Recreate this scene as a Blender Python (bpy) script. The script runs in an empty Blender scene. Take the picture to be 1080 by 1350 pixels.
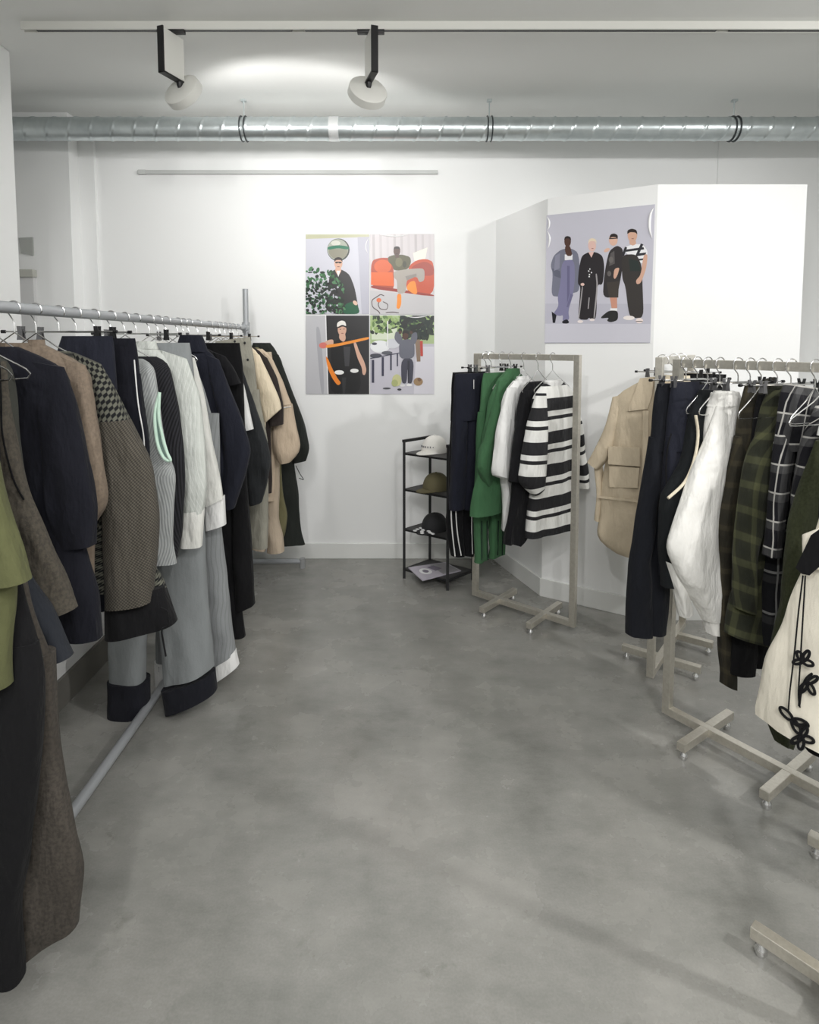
import bpy, bmesh, math, random
from mathutils import Vector, noise
random.seed(7)
C = bpy.context.scene.collection
PI = math.pi
# ------------------------------------------------------------------ camera model
F, CX, CY, HC, PITCH = 810.0, 540.0, 509.5, 1.57, math.radians(4.2)
CAM = Vector((0, 0, HC))
def ray(px, py):
    a = (px-CX)/F; b = -(py-CY)/F
    return Vector((a, math.cos(PITCH)+b*math.sin(PITCH), -math.sin(PITCH)+b*math.cos(PITCH)))
def on_floor(px, py, z=0.0):
    d = ray(px, py); t = (z-HC)/d.z
    return CAM+d*t
def on_plane(px, py, O, ang):
    """point of the vertical plane through O (2-D) with horizontal direction ang -> (u, z)"""
    n = Vector((-math.sin(ang), math.cos(ang), 0)); o = Vector((O[0], O[1], HC))
    d = ray(px, py); t = (o-CAM).dot(n)/d.dot(n)
    p = CAM+d*t
    return (p.x-O[0])*math.cos(ang)+(p.y-O[1])*math.sin(ang), p.z
def project(p):
    v = Vector(p)-CAM
    fw = Vector((0, math.cos(PITCH), -math.sin(PITCH))); up = Vector((0, math.sin(PITCH), math.cos(PITCH)))
    k = F/v.dot(fw)
    return CX+v.x*k, CY-v.dot(up)*k
def bar_at(px, A, B, z):
    lo, hi = -0.3, 1.3
    f = lambda t: project((A[0]+(B[0]-A[0])*t, A[1]+(B[1]-A[1])*t, z))[0]-px
    s = f(lo) < 0
    for _ in range(40):
        m = (lo+hi)/2
        if (f(m) < 0) == s: lo = m
        else: hi = m
    return (A[0]+(B[0]-A[0])*lo, A[1]+(B[1]-A[1])*lo)
# ------------------------------------------------------------------ materials
def lin(c):
    c = c/255.0
    return c/12.92 if c <= .04045 else ((c+.055)/1.055)**2.4
def L3(rgb, k=1.0): return tuple(min(1, lin(v)*k) for v in rgb)+(1,)
class N:
    def __init__(s, name):
        s.m = bpy.data.materials.new(name); s.m.use_nodes = True
        s.t = s.m.node_tree; s.b = s.t.nodes['Principled BSDF']
    def n(s, typ, **kw):
        x = s.t.nodes.new(typ)
        for k, v in kw.items():
            if k in x.inputs: x.inputs[k].default_value = v
            else: setattr(x, k, v)
        return x
    def l(s, a, b): s.t.links.new(a, b)
    def math(s, op, a, b=None):
        x = s.n('ShaderNodeMath'); x.operation = op
        for i, v in enumerate((a, b)):
            if v is None: continue
            if isinstance(v, (int, float)): x.inputs[i].default_value = v
            else: s.l(v, x.inputs[i])
        return x.outputs[0]
    def mix(s, fac, a, b, mode='MIX'):
        x = s.n('ShaderNodeMix'); x.data_type = 'RGBA'; x.blend_type = mode
        for sock, v in ((x.inputs[0], fac), (x.inputs[6], a), (x.inputs[7], b)):
            if isinstance(v, (int, float, tuple)): sock.default_value = v
            else: s.l(v, sock)
        return x.outputs[2]
    def noise(s, coord, scale, detail=3, rough=.55):
        x = s.n('ShaderNodeTexNoise'); x.inputs['Scale'].default_value = scale
        x.inputs['Detail'].default_value = detail; x.inputs['Roughness'].default_value = rough
        s.l(coord, x.inputs['Vector']); return x.outputs['Fac']
    def ramp(s, fac, stops, const=False):
        x = s.n('ShaderNodeValToRGB'); r = x.color_ramp
        r.interpolation = 'CONSTANT' if const else 'LINEAR'
        while len(r.elements) < len(stops): r.elements.new(.5)
        for e, (p, c) in zip(r.elements, stops):
            e.position = p; e.color = c if isinstance(c, tuple) else (c, c, c, 1)
        s.l(fac, x.inputs[0]); return x.outputs[0]
    def bump(s, h, strength, dist=.01, normal=None):
        x = s.n('ShaderNodeBump'); x.inputs['Strength'].default_value = strength; x.inputs['Distance'].default_value = dist
        s.l(h, x.inputs['Height'])
        if normal is not None: s.l(normal, x.inputs['Normal'])
        s.l(x.outputs[0], s.b.inputs['Normal']); return x.outputs[0]
MATS = {}
def plain(name, rgb, rough=.6, metal=0.0, bump=0.0, bscale=60, k=1.0, var=0.0):
    key = (name, rgb)
    if key in MATS: return MATS[key]
    s = N(name); s.b.inputs['Base Color'].default_value = L3(rgb, k)
    s.b.inputs['Roughness'].default_value = rough; s.b.inputs['Metallic'].default_value = metal
    if bump or var:
        tc = s.n('ShaderNodeTexCoord').outputs['Object']; h = s.noise(tc, bscale)
        if bump: s.bump(h, bump)
        if var:
            c = L3(rgb, k); v = s.noise(tc, 3, 4)
            s.l(s.mix(v, tuple(x*(1-var) for x in c[:3])+(1,), tuple(min(1, x*(1+var)) for x in c[:3])+(1,)), s.b.inputs['Base Color'])
    MATS[key] = s.m; return s.m
def cloth(name, rgb, kind='plain', c2=None, c3=None, period=.05, stops=None, rough=.92, wr=.6):
    """woven or knitted fabric; patterns run in the cloth's own UV metres"""
    s = N(name); tc = s.n('ShaderNodeTexCoord'); ob = tc.outputs['Object']
    sep = s.n('ShaderNodeSeparateXYZ'); s.l(tc.outputs['UV'], sep.inputs[0]); U, V = sep.outputs[0], sep.outputs[1]
    base = L3(rgb)
    var = s.noise(ob, 5, 4)
    col = s.mix(var, tuple(x*.86 for x in base[:3])+(1,), tuple(min(1, x*1.14) for x in base[:3])+(1,))
    fine = s.noise(ob, 260, 2)
    per = lambda a, p: s.math('FRACT', s.math('DIVIDE', s.math('ADD', a, 10.0), p))
    h = fine
    if kind == 'stripes':      # bands across the cloth
        m = s.ramp(per(V, period), stops, True); col = s.mix(m, col, L3(c2))
    elif kind == 'pin':        # thin lengthwise lines
        m = s.ramp(per(U, period), stops or [(0, 0.0), (.75, .8), (1, 0.0)], True); col = s.mix(m, col, L3(c2))
    elif kind == 'rib':
        w = s.math('SINE', s.math('MULTIPLY', U, 2*PI/period)); w = s.math('ADD', s.math('MULTIPLY', w, .5), .5)
        col = s.mix(w, L3(c2), col); h = w
    elif kind == 'plaid':
        a = s.ramp(per(U, period), stops); b = s.ramp(per(V, period*1.15), stops)
        t = s.math('MULTIPLY', s.math('ADD', a, b), .5)
        col = s.mix(t, col, L3(c2))
        if c3:
            a3 = s.ramp(per(s.math('ADD', U, period*.37), period), [(0, 0.0), (.46, 0.0), (.47, .75), (.52, .75), (.53, 0.0)], True)
            b3 = s.ramp(per(s.math('ADD', V, period*.2), period*1.15), [(0, 0.0), (.46, 0.0), (.47, .75), (.52, .75), (.53, 0.0)], True)
            col = s.mix(s.math('MAXIMUM', a3, b3), col, L3(c3))
    elif kind == 'weave':      # chunky flecked weave
        a = s.math('SINE', s.math('MULTIPLY', U, 2*PI/period)); b = s.math('SINE', s.math('MULTIPLY', V, 2*PI/period))
        w = s.math('ADD', s.math('MULTIPLY', s.math('MULTIPLY', a, b), .5), .5)
        col = s.mix(w, L3(c2), col); h = w
    elif kind == 'leaf':       # small slanted leaves in a grid
        a = s.math('SINE', s.math('MULTIPLY', s.math('ADD', U, V), 2*PI/period)); b = s.math('SINE', s.math('MULTIPLY', s.math('SUBTRACT', U, s.math('MULTIPLY', V, .45)), 2*PI/period))
        w = s.ramp(s.math('ADD', s.math('MULTIPLY', s.math('MULTIPLY', a, b), .5), .5), [(.42, 0.0), (.6, 1.0)])
        col = s.mix(w, col, L3(c2))
    elif kind == 'fleck':
        w = s.ramp(s.noise(ob, 120, 3), [(.42, 0.0), (.62, 1.0)]); col = s.mix(w, col, L3(c2))
    s.l(col, s.b.inputs['Base Color']); s.b.inputs['Roughness'].default_value = rough
    s.b.inputs['Sheen Weight'].default_value = .03; s.b.inputs['Specular IOR Level'].default_value = .25
    crease = s.n('ShaderNodeMapping'); s.l(ob, crease.inputs[0]); crease.inputs['Scale'].default_value = (1, 1, .35)
    cr = s.noise(crease.outputs[0], 22, 3, .5)
    n1 = s.bump(cr, wr, .03); s.bump(h, .35, .002, n1)
    return s.m
def M(n, *a, **k):
    MATS[n] = cloth(n, *a, **k); return MATS[n]

# ------------------------------------------------------------------ mesh helpers
def link(name, bm, mat, parent=None, smooth=True):
    me = bpy.data.meshes.new(name)
    bmesh.ops.recalc_face_normals(bm, faces=bm.faces)
    if smooth:
        for f in bm.faces: f.smooth = True
        for e in bm.edges:
            if len(e.link_faces) == 2 and e.calc_face_angle(0) > .7: e.smooth = False
    bm.to_mesh(me); bm.free()
    for m in (mat if isinstance(mat, (list, tuple)) else [mat]): me.materials.append(m)
    o = bpy.data.objects.new(name, me); C.objects.link(o)
    if parent: o.parent = parent
    return o
def thing(name, label, cat, loc=(0, 0, 0), rz=0.0, group=None):
    o = bpy.data.objects.new(name, None); C.objects.link(o); o.empty_display_size = .05
    o.location = loc; o.rotation_euler = (0, 0, rz)
    o['label'] = label; o['category'] = cat
    if group: o['group'] = group
    return o
def tag(o, label, cat, group=None):
    o['label'] = label; o['category'] = cat
    if group: o['group'] = group
    return o
def struct(o, label=None):
    o['kind'] = 'structure'
    if label: o['label'] = label
    return o
def box(bm, c, s, bev=0.0, rz=0.0, mat=0):
    r = bmesh.ops.create_cube(bm, size=1)['verts']
    cs, sn = math.cos(rz), math.sin(rz)
    for v in r:
        x, y, z = v.co.x*s[0], v.co.y*s[1], v.co.z*s[2]
        v.co = Vector((c[0]+x*cs-y*sn, c[1]+x*sn+y*cs, c[2]+z))
    fs = {f for v in r for f in v.link_faces}
    for f in fs: f.material_index = mat
    if bev:
        es = list({e for v in r for e in v.link_edges})
        bmesh.ops.bevel(bm, geom=es, offset=bev, segments=2, affect='EDGES', profile=.6)
def tube(bm, pts, r, n=8, closed=False, flat=None, cap=True):
    pts = [Vector(p) for p in pts]; k = len(pts)
    rr = r if isinstance(r, (list, tuple)) else [r]*k
    ref = None; rings = []
    for i, p in enumerate(pts):
        a = pts[(i-1) % k] if (closed or i) else p; b = pts[(i+1) % k] if (closed or i < k-1) else p
        t = (b-a).normalized()
        if ref is None: ref = Vector((0, 1, 0)) if abs(t.y) < .8 else Vector((1, 0, 0))
        s = (ref-t*ref.dot(t)).normalized(); ref = s; q = t.cross(s)
        rings.append([bm.verts.new(p+(s*math.cos(2*PI*j/n)+q*math.sin(2*PI*j/n))*rr[i]) for j in range(n)])
    for i in range(k if closed else k-1):
        A, B = rings[i], rings[(i+1) % k]
        for j in range(n): bm.faces.new((A[j], A[(j+1) % n], B[(j+1) % n], B[j]))
    if cap and not closed:
        bm.faces.new(rings[0][::-1]); bm.faces.new(rings[-1])
def smooth_path(pts, n=6):
    pts = [Vector(p) for p in pts]; out = []
    for i in range(len(pts)-1):
        p0 = pts[max(i-1, 0)]; p1 = pts[i]; p2 = pts[i+1]; p3 = pts[min(i+2, len(pts)-1)]
        for j in range(n):
            t = j/n
            out.append(.5*((2*p1)+(p2-p0)*t+(2*p0-5*p1+4*p2-p3)*t*t+(3*p1-p0-3*p2+p3)*t**3))
    out.append(pts[-1]); return out
def lathe(bm, prof, n=32, M4=None):
    rings = []
    for r, z in prof:
        rings.append([bm.verts.new((r*math.cos(2*PI*j/n), r*math.sin(2*PI*j/n), z)) for j in range(n)])
    for A, B in zip(rings, rings[1:]):
        for j in range(n): bm.faces.new((A[j], A[(j+1) % n], B[(j+1) % n], B[j]))
    bm.faces.new(rings[0][::-1]); bm.faces.new(rings[-1])
    if M4 is not None:
        bmesh.ops.transform(bm, matrix=M4, verts=[v for r in rings for v in r])
def prism(bm, plan, z0, z1, mat=0):
    lo = [bm.verts.new((x, y, z0)) for x, y in plan]; hi = [bm.verts.new((x, y, z1)) for x, y in plan]
    k = len(plan); fs = [bm.faces.new(lo[::-1]), bm.faces.new(hi)]
    for i in range(k): fs.append(bm.faces.new((lo[i], lo[(i+1) % k], hi[(i+1) % k], hi[i])))
    for f in fs: f.material_index = mat

def loft(rows, y0=0.0, fold=.013, freq=28.0, seed=0, e=.72, n=40, step=.022, rag=0.0, open_top=False, tilt=0.0):
    """a cloth tube; rows = (Lu, Lz, Ru, Rz, b): the two silhouette points in the garment's plane and the half depth"""
    R = []
    for a, b in zip(rows, rows[1:]):
        d = max(math.hypot((a[0]+a[2]-b[0]-b[2])/2, (a[1]+a[3]-b[1]-b[3])/2), .004)
        m = max(1, int(d/step))
        for i in range(m):
            t = i/m; R.append([x+(y-x)*t for x, y in zip(a, b)])
    R.append(list(rows[-1]))
    for _ in range(2):
        R = [R[0]]+[[(p+2*q+r)/4 for p, q, r in zip(R[i-1], R[i], R[i+1])] for i in range(1, len(R)-1)]+[R[-1]]
    bm = bmesh.new(); uv = bm.loops.layers.uv.new('UVMap')
    T = len(R)-1; ln = 0; rings = []; uvs = []
    sv = Vector((seed*3.17, seed*1.31, seed*.77))
    def sp(v): return math.copysign(abs(v)**e, v)
    prev = None
    for i, (lu, lz, ru, rz, b) in enumerate(R):
        v = i/max(T, 1)
        c = Vector(((lu+ru)/2, (lz+rz)/2)); H = Vector(((ru-lu)/2, (rz-lz)/2)); hw = H.length
        if prev is not None: ln += (c-prev).length
        prev = c
        amp = min(fold, hw*.3)*min(1, .15+v*1.3)
        ring = []; us = []; per = 0; last = None
        for j in range(n):
            a = 2*PI*j/n; cc = sp(math.cos(a)); ss = sp(math.sin(a))
            s_in = cc*hw
            nz = noise.noise(Vector((s_in*7, ln*2.2, 0))+sv)
            ph = s_in*freq+nz*2.6+seed
            yy = b*ss+amp*(math.sin(ph)*.6+nz*1.1)+(.9*amp*noise.noise(Vector((s_in*13+ln*5, ln*8-s_in*4, ss*1.5))+sv))
            k = 1+.035*noise.noise(Vector((ln*7, cc, 1.5))+sv)*min(1, v*4)
            p2 = c+H*cc*k
            zz = p2.y
            if rag and i == T: zz += rag*noise.noise(Vector((s_in*22, 3, 1))+sv)
            p = Vector((p2.x, y0+tilt*v+yy, zz)); ring.append(bm.verts.new(p))
            if last is not None: per += (p-last).length
            us.append(per); last = p
        us.append(per+(ring[0].co-ring[-1].co).length)
        rings.append(ring); uvs.append((us, ln))
    for i in range(T):
        A, B = rings[i], rings[i+1]; ua, va = uvs[i]; ub, vb = uvs[i+1]
        for j in range(n):
            q = (j+1) % n; f = bm.faces.new((A[j], A[q], B[q], B[j]))
            for lp, w in zip(f.loops, ((ua[j], va), (ua[j+1], va), (ub[j+1], vb), (ub[j], vb))): lp[uv].uv = w
    # hem turned in, open underneath
    last = rings[-1]; cc = sum((v.co for v in last), Vector())/n
    bk = sum((v.co for v in rings[max(0, T-1)]), Vector())/n
    up = (bk-cc).normalized() if (bk-cc).length > 1e-6 else Vector((0, 0, 1))
    i1 = [bm.verts.new(cc+(v.co-cc)*.93+up*.002) for v in last]; i2 = [bm.verts.new(cc+(v.co-cc)*.86+up*.03) for v in last]
    for A, B in ((last, i1), (i1, i2)):
        for j in range(n): bm.faces.new((A[j], A[(j+1) % n], B[(j+1) % n], B[j]))
    bm.faces.new(i2)
    bm.faces.new(rings[0][::-1])
    return bm

# ------------------------------------------------------------------ common materials
white_paint = plain('white_wall_paint', (240, 241, 240), .55, bump=.03, bscale=180)
ceil_paint = plain('ceiling_paint', (240, 241, 238), .7, bump=.03, bscale=120)
base_paint = plain('baseboard_paint', (228, 229, 226), .4)
grey_base = plain('grey_skirting_paint', (118, 116, 110), .6, bump=.05)
black_metal = plain('black_powder_coat', (24, 24, 26), .45)
black_plastic = plain('black_plastic', (22, 22, 24), .4)
white_metal = plain('white_lamp_metal', (226, 226, 220), .4)
rail_metal = plain('grey_white_rail_tube', (168, 171, 174), .34, .25)
chrome = plain('chrome_wire', (225, 225, 225), .18, 1.0)
brass_nickel = N('brushed_champagne_steel')
_tc = brass_nickel.n('ShaderNodeTexCoord').outputs['Object']
_nz = brass_nickel.noise(_tc, 90, 3)
brass_nickel.l(brass_nickel.ramp(_nz, [(.2, L3((206, 201, 190))), (.8, L3((226, 222, 212)))]), brass_nickel.b.inputs['Base Color'])
brass_nickel.b.inputs['Metallic'].default_value = .85; brass_nickel.b.inputs['Roughness'].default_value = .36
brass_nickel = brass_nickel.m
galv = N('galvanised_steel')
_tc = galv.n('ShaderNodeTexCoord').outputs['Object']
galv.l(galv.ramp(galv.noise(_tc, 14, 4), [(.3, L3((196, 204, 206))), (.7, L3((212, 219, 220)))]), galv.b.inputs['Base Color'])
galv.b.inputs['Metallic'].default_value = .9; galv.b.inputs['Roughness'].default_value = .3
galv = galv.m
def floor_mat():
    s = N('polished_concrete'); tc = s.n('ShaderNodeTexCoord').outputs['Object']
    big = s.noise(tc, .9, 6, .62); mid = s.noise(tc, 3.4, 6, .6)
    d = s.n('ShaderNodeMapping'); s.l(tc, d.inputs[0]); d.inputs['Rotation'].default_value = (0, 0, .7); d.inputs['Scale'].default_value = (1, 2.6, 1)
    trowel = s.noise(d.outputs[0], 3.0, 7, .72); grain = s.noise(tc, 160, 2)
    t = s.math('ADD', s.math('MULTIPLY', big, .4), s.math('ADD', s.math('MULTIPLY', mid, .34), s.math('MULTIPLY', trowel, .26)))
    col = s.ramp(t, [(.34, L3((108, 108, 103))), (.45, L3((134, 134, 129))), (.54, L3((149, 148, 143))), (.66, L3((167, 165, 160)))])
    blot = s.ramp(s.noise(tc, 5.5, 7, .7), [(.60, 0.0), (.72, 1.0)])
    col = s.mix(s.math('MULTIPLY', blot, .5), col, L3((104, 105, 98)))
    gr = s.ramp(grain, [(.3, (.93, .93, .93, 1)), (.7, (1.04, 1.04, 1.04, 1))])
    col = s.mix(1.0, col, gr, 'MULTIPLY')
    s.l(col, s.b.inputs['Base Color'])
    s.l(s.ramp(mid, [(.3, .16), (.7, .34)]), s.b.inputs['Roughness'])
    s.b.inputs['Specular IOR Level'].default_value = .45
    s.bump(s.noise(tc, 9, 5), .06, .01)
    return s.m

# ------------------------------------------------------------------ room
Z = lambda px, py, Y: on_plane(px, py, (0, Y), 0)     # (x, z) on the plane facing the camera at distance Y
YB = 4.36; CEIL = 3.09
XL, XR, YF = -3.3, 3.5, -3.2
def bx(name, c, s, mat, parent=None, bev=0.0, rz=0.0):
    bm = bmesh.new(); box(bm, c, s, bev, rz); return link(name, bm, mat, parent, smooth=False)
struct(bx('floor', (.1, .6, -.05), (7.2, 8.2, .1), floor_mat()))
struct(bx('ceiling', (.1, .6, CEIL+.05), (7.2, 8.2, .1), ceil_paint))
struct(bx('wall_back', (.1, YB+.06, CEIL/2), (7.2, .12, CEIL), white_paint))
struct(bx('wall_left', (XL-.06, .6, CEIL/2), (.12, 7.6, CEIL), white_paint))
struct(bx('wall_right', (XR+.06, .6, CEIL/2), (.12, 7.6, CEIL), white_paint))
struct(bx('wall_front', (.1, YF-.06, CEIL/2), (7.2, .12, CEIL), white_paint))
# projecting wall strip at the left end of the back wall
xp = Z(92, 250, 4.21)[0]
struct(bx('wall_projecting', ((XL+xp)/2, 4.285, CEIL/2), (xp-XL, .15, CEIL), white_paint))
x1 = Z(127, 300, 4.33)[0]
struct(bx('trim_1', ((xp+x1)/2, 4.345, CEIL/2), (x1-xp, .03, CEIL), white_paint))
# recessed grey panel and door top on the projecting wall
a = Z(26, 314, 4.21); b = Z(45, 337, 4.21); c = Z(29, 334, 4.21); d = Z(44, 313, 4.21)
bm = bmesh.new()
vs = [bm.verts.new((p[0], 4.2099-o, p[1])) for o in (0, .012) for p in (a, d, b, c)]
bm.faces.new(vs[:4]); bm.faces.new(vs[4:]); [bm.faces.new((vs[i], vs[(i+1) % 4], vs[4+(i+1) % 4], vs[4+i])) for i in range(4)]
struct(link('trim_2', bm, plain('grey_panel', (176, 178, 174), .6), smooth=False))
a = Z(29, 356, 4.21); b = Z(49, 366, 4.21)
d1 = struct(bx('door_1', ((a[0]+b[0])/2-.22, 4.195, b[1]/2-.0), (b[0]-a[0]+.42, .03, b[1]), plain('pale_door_paint', (214, 214, 214), .5)))
bx('lintel', ((a[0]+b[0])/2-.22, 4.185, (a[1]+b[1])/2), (b[0]-a[0]+.44, .05, a[1]-b[1]), plain('grey_moulding', (186, 186, 178), .5), d1, bev=.004)
# pillar by the left rail
pc = Z(16, 200, 3.33)[0]
struct(bx('wall_pillar', (pc-.21, 3.2, CEIL/2), (.42, .3, CEIL), white_paint, bev=.01))
# low partition behind the left rail, with its grey skirting
struct(bx('wall_partition', (-1.56, 1.75, .5), (.12, 3.3, 1.0), white_paint))
struct(bx('baseboard_partition', (-1.493, 1.75, .065), (.014, 3.3, .13), grey_base))
# built-out bay on the right
P0 = (.61, YB+.02); P1 = on_floor(714, 785)[:2]; P2 = on_floor(830, 815)[:2]
P2 = (Z(866, 300, P1[1]-.33)[0], P1[1]-.33)
P1, P2 = tuple(P1), tuple(P2)
P3x = Z(1062, 300, P2[1])[0]
bay_top = Z(866, 243, P2[1])[1]
P0 = (on_plane(652, 500, (0, YB), 0)[0], YB)
plan = [P0, P1, P2, (P3x, P2[1]), (P3x, YB), ]
bm = bmesh.new(); prism(bm, plan, 0, bay_top)
struct(link('wall_bay', bm, white_paint, smooth=False))
def skirting(name, pts, h=.112, t=.014):
    bm = bmesh.new()
    for (ax, ay), (bx_, by) in zip(pts, pts[1:]):
        d = Vector((bx_-ax, by-ay)); ang = math.atan2(d.y, d.x); n = Vector((math.sin(ang), -math.cos(ang)))
        m = Vector((ax+bx_, ay+by))/2+n*(t/2)
        box(bm, (m.x, m.y, h/2), (d.length+t*.6, t, h), .003, ang)
    return struct(link(name, bm, base_paint, smooth=False))
skirting('baseboard_back', [(x1, YB), P0])
skirting('baseboard_bay', [P0, P1, P2, (P3x, P2[1])])
# thin vertical panel joint on the upper right of the back wall
xj = Z(946, 220, YB)[0]
struct(bx('trim_3', ((xj+XR)/2, YB-.004, CEIL/2), (XR-xj, .012, CEIL), white_paint))
# cable cover strip on the back wall
a = Z(183, 225, YB); b = Z(577, 230.5, YB)
o = bx('cable_cover', ((a[0]+b[0])/2, YB-.012, (a[1]+b[1])/2), (b[0]-a[0], .024, .026), plain('grey_plastic_channel', (196, 198, 196), .5), bev=.003)
tag(o, 'long thin pale grey cable channel fixed across the back wall above the posters', 'cable cover')
bx('end_piece', (a[0]+.03, YB-.014, (a[1]+b[1])/2), (.05, .028, .03), plain('grey_plastic_channel', (196, 198, 196), .5), o, bev=.003)
# ------------------------------------------------------------------ duct
YD = 4.0
zd = Z(540, 170, YD)[1]; rd = .071
duct = thing('ventilation_duct', 'galvanised spiral ventilation duct running along the top of the back wall', 'duct', (0, YD, zd))
bm = bmesh.new()
segs = 1500; n = 28; x0, xe = -3.28, 3.48
rings = []
for i in range(segs+1):
    x = x0+(xe-x0)*i/segs; ring = []
    for j in range(n):
        a = 2*PI*j/n; ph = (x/.137+j/n) % 1.0
        seam = .0050*math.exp(-((min(ph, 1-ph))/.035)**2)
        r = rd+seam
        ring.append(bm.verts.new((x, r*math.cos(a), r*math.sin(a))))
    rings.append(ring)
for A, B in zip(rings, rings[1:]):
    for j in range(n): bm.faces.new((A[j], A[(j+1) % n], B[(j+1) % n], B[j]))
link('duct_pipe', bm, galv, duct)
xs = Z(441, 170, YD)[0]; bm = bmesh.new()
tube(bm, [(xs-.03, 0, 0), (xs+.03, 0, 0)], rd+.004, 32); link('joint_sleeve', bm, plain('foil_tape', (222, 224, 224), .35, .6), duct)
for px in (322, 645, 967):
    xc = Z(px, 170, YD)[0]
    bm = bmesh.new()
    for dx in (-.014, .014):
        tube(bm, [(xc+dx, (rd+.004)*math.cos(2*PI*k/32), (rd+.004)*math.sin(2*PI*k/32)) for k in range(32)], .0045, 6, closed=True)
    cl = link('pipe_clamp', bm, plain('dark_clamp_steel', (70, 74, 76), .4, .6), duct)
    bm = bmesh.new(); tube(bm, [(xc, 0, rd), (xc, 0, CEIL-zd)], .004, 6); box(bm, (xc, 0, CEIL-zd-.006), (.03, .03, .012))
    link('hanging_rod', bm, galv, cl)
# ------------------------------------------------------------------ lighting track and spotlights
YT = 3.06
zt = CEIL
tr = thing('lighting_track', 'white ceiling lighting track with a dark slot running across the room', 'lighting track', (0, YT, CEIL))
bm = bmesh.new(); xa = Z(30, 40, YT)[0]; bm_x = (xa+XR)/2
box(bm, ((xa+3.45)/2, -.012, -.018), (3.45-xa, .010, .036)); box(bm, ((xa+3.45)/2, .018, -.018), (3.45-xa, .010, .036)); box(bm, ((xa+3.45)/2, .003, -.006), (3.45-xa, .03, .012))
link('track_profile', bm, white_metal, tr, smooth=False)
bm = bmesh.new()
for s0, s1 in ((48, 385), (402, 945), (962, 1100)):
    xs0, xs1 = Z(s0, 41, YT)[0], Z(s1, 41, YT)[0]; box(bm, ((xs0+xs1)/2, .003, -.024), (xs1-xs0, .02, .022))
link('slot', bm, black_plastic, tr, smooth=False)
def spotlight(px, yaw, aim, label):
    x = Z(px, 46, YT)[0]
    t = thing('track_spotlight', label, 'spotlight', (x, YT, CEIL-.034), 0, 'spotlights on the ceiling track')
    cs, sn = math.cos(yaw), math.sin(yaw)
    P = lambda a, b, z: (a*cs-b*sn, a*sn+b*cs, z)        # a across, b along the slab (away)
    bm = bmesh.new(); box(bm, (0, 0, -.006), (.13, .032, .02), .004); link('track_adapter', bm, black_plastic, t)
    bm = bmesh.new(); c = P(0, .0, -.115); box(bm, c, (.030, .14, .2), .006, yaw); link('driver_box', bm, white_metal, t, smooth=False)
    bm = bmesh.new(); c = P(0, -.074, -.118); box(bm, c, (.034, .008, .212), .002, yaw)
    c = P(0, 0, -.220); box(bm, c, (.034, .156, .008), .002, yaw); link('black_edge', bm, black_plastic, t, smooth=False)
    a = Vector(aim).normalized()
    k0 = Vector(P(0, .05, -.222)); k1 = k0+Vector((0, 0, -.028))
    bm = bmesh.new(); tube(bm, [k0, k0.lerp(k1, .6), k1], [.017, .014, .01], 12); link('knuckle', bm, black_plastic, t)
    q = Vector((0, 0, 1)).rotation_difference(a).to_matrix().to_4x4(); q.translation = k1
    bm = bmesh.new(); lathe(bm, [(.02, -.004), (.088, 0), (.095, .006), (.096, .045), (.09, .052), (.082, .05), (.08, .035)], 40, q)
    hd = link('lamp_head', bm, white_metal, t)
    bm = bmesh.new(); lathe(bm, [(.079, .037), (.079, .041)], 40, q)
    em = N('lamp_lens'); em.b.inputs['Emission Color'].default_value = (1, .97, .92, 1); em.b.inputs['Emission Strength'].default_value = 6
    link('lens', bm, em.m, hd)
    ld = bpy.data.lights.new('spot_beam', 'SPOT'); ld.energy = 23; ld.spot_size = math.radians(150); ld.spot_blend = .25; ld.shadow_soft_size = .07; ld.color = (1, .985, .972)
    lo = bpy.data.objects.new('spot_beam', ld); C.objects.link(lo); lo.parent = t
    lo.location = k1+a*.06; lo.rotation_euler = (-a).to_track_quat('Z', 'Y').to_euler()
    return t
spotlight(226, math.radians(-20), (.36, .80, -.48), 'white disc spotlight at the left end of the ceiling track')
spotlight(489, math.radians(17), (-.30, .80, -.52), 'white disc spotlight in the middle of the ceiling track')

# ------------------------------------------------------------------ posters
def poly_ellipse(cx, cy, rx, ry, n=18, rot=0):
    return [(cx+rx*math.cos(2*PI*i/n)*math.cos(rot)-ry*math.sin(2*PI*i/n)*math.sin(rot), cy+rx*math.cos(2*PI*i/n)*math.sin(rot)+ry*math.sin(2*PI*i/n)*math.cos(rot)) for i in range(n)]
E = poly_ellipse
def stroke(pts, w):
    L, R = [], []
    for i, (x, y) in enumerate(pts):
        a = pts[max(i-1, 0)]; b = pts[min(i+1, len(pts)-1)]
        dx, dy = b[0]-a[0], b[1]-a[1]; l = math.hypot(dx, dy) or 1
        L.append((x-dy/l*w/2, y+dx/l*w/2)); R.append((x+dy/l*w/2, y-dx/l*w/2))
    return L+R[::-1]
def rounded(pts):
    if len(pts) <= 4 or len(pts) > 16: return pts
    for _ in range(2):
        pts = [q for i, (a, b) in enumerate(zip(pts, pts[1:]+pts[:1])) for q in ((a[0]*.8+b[0]*.2, a[1]*.8+b[1]*.2), (a[0]*.2+b[0]*.8, a[1]*.2+b[1]*.8))]
    return pts
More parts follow.
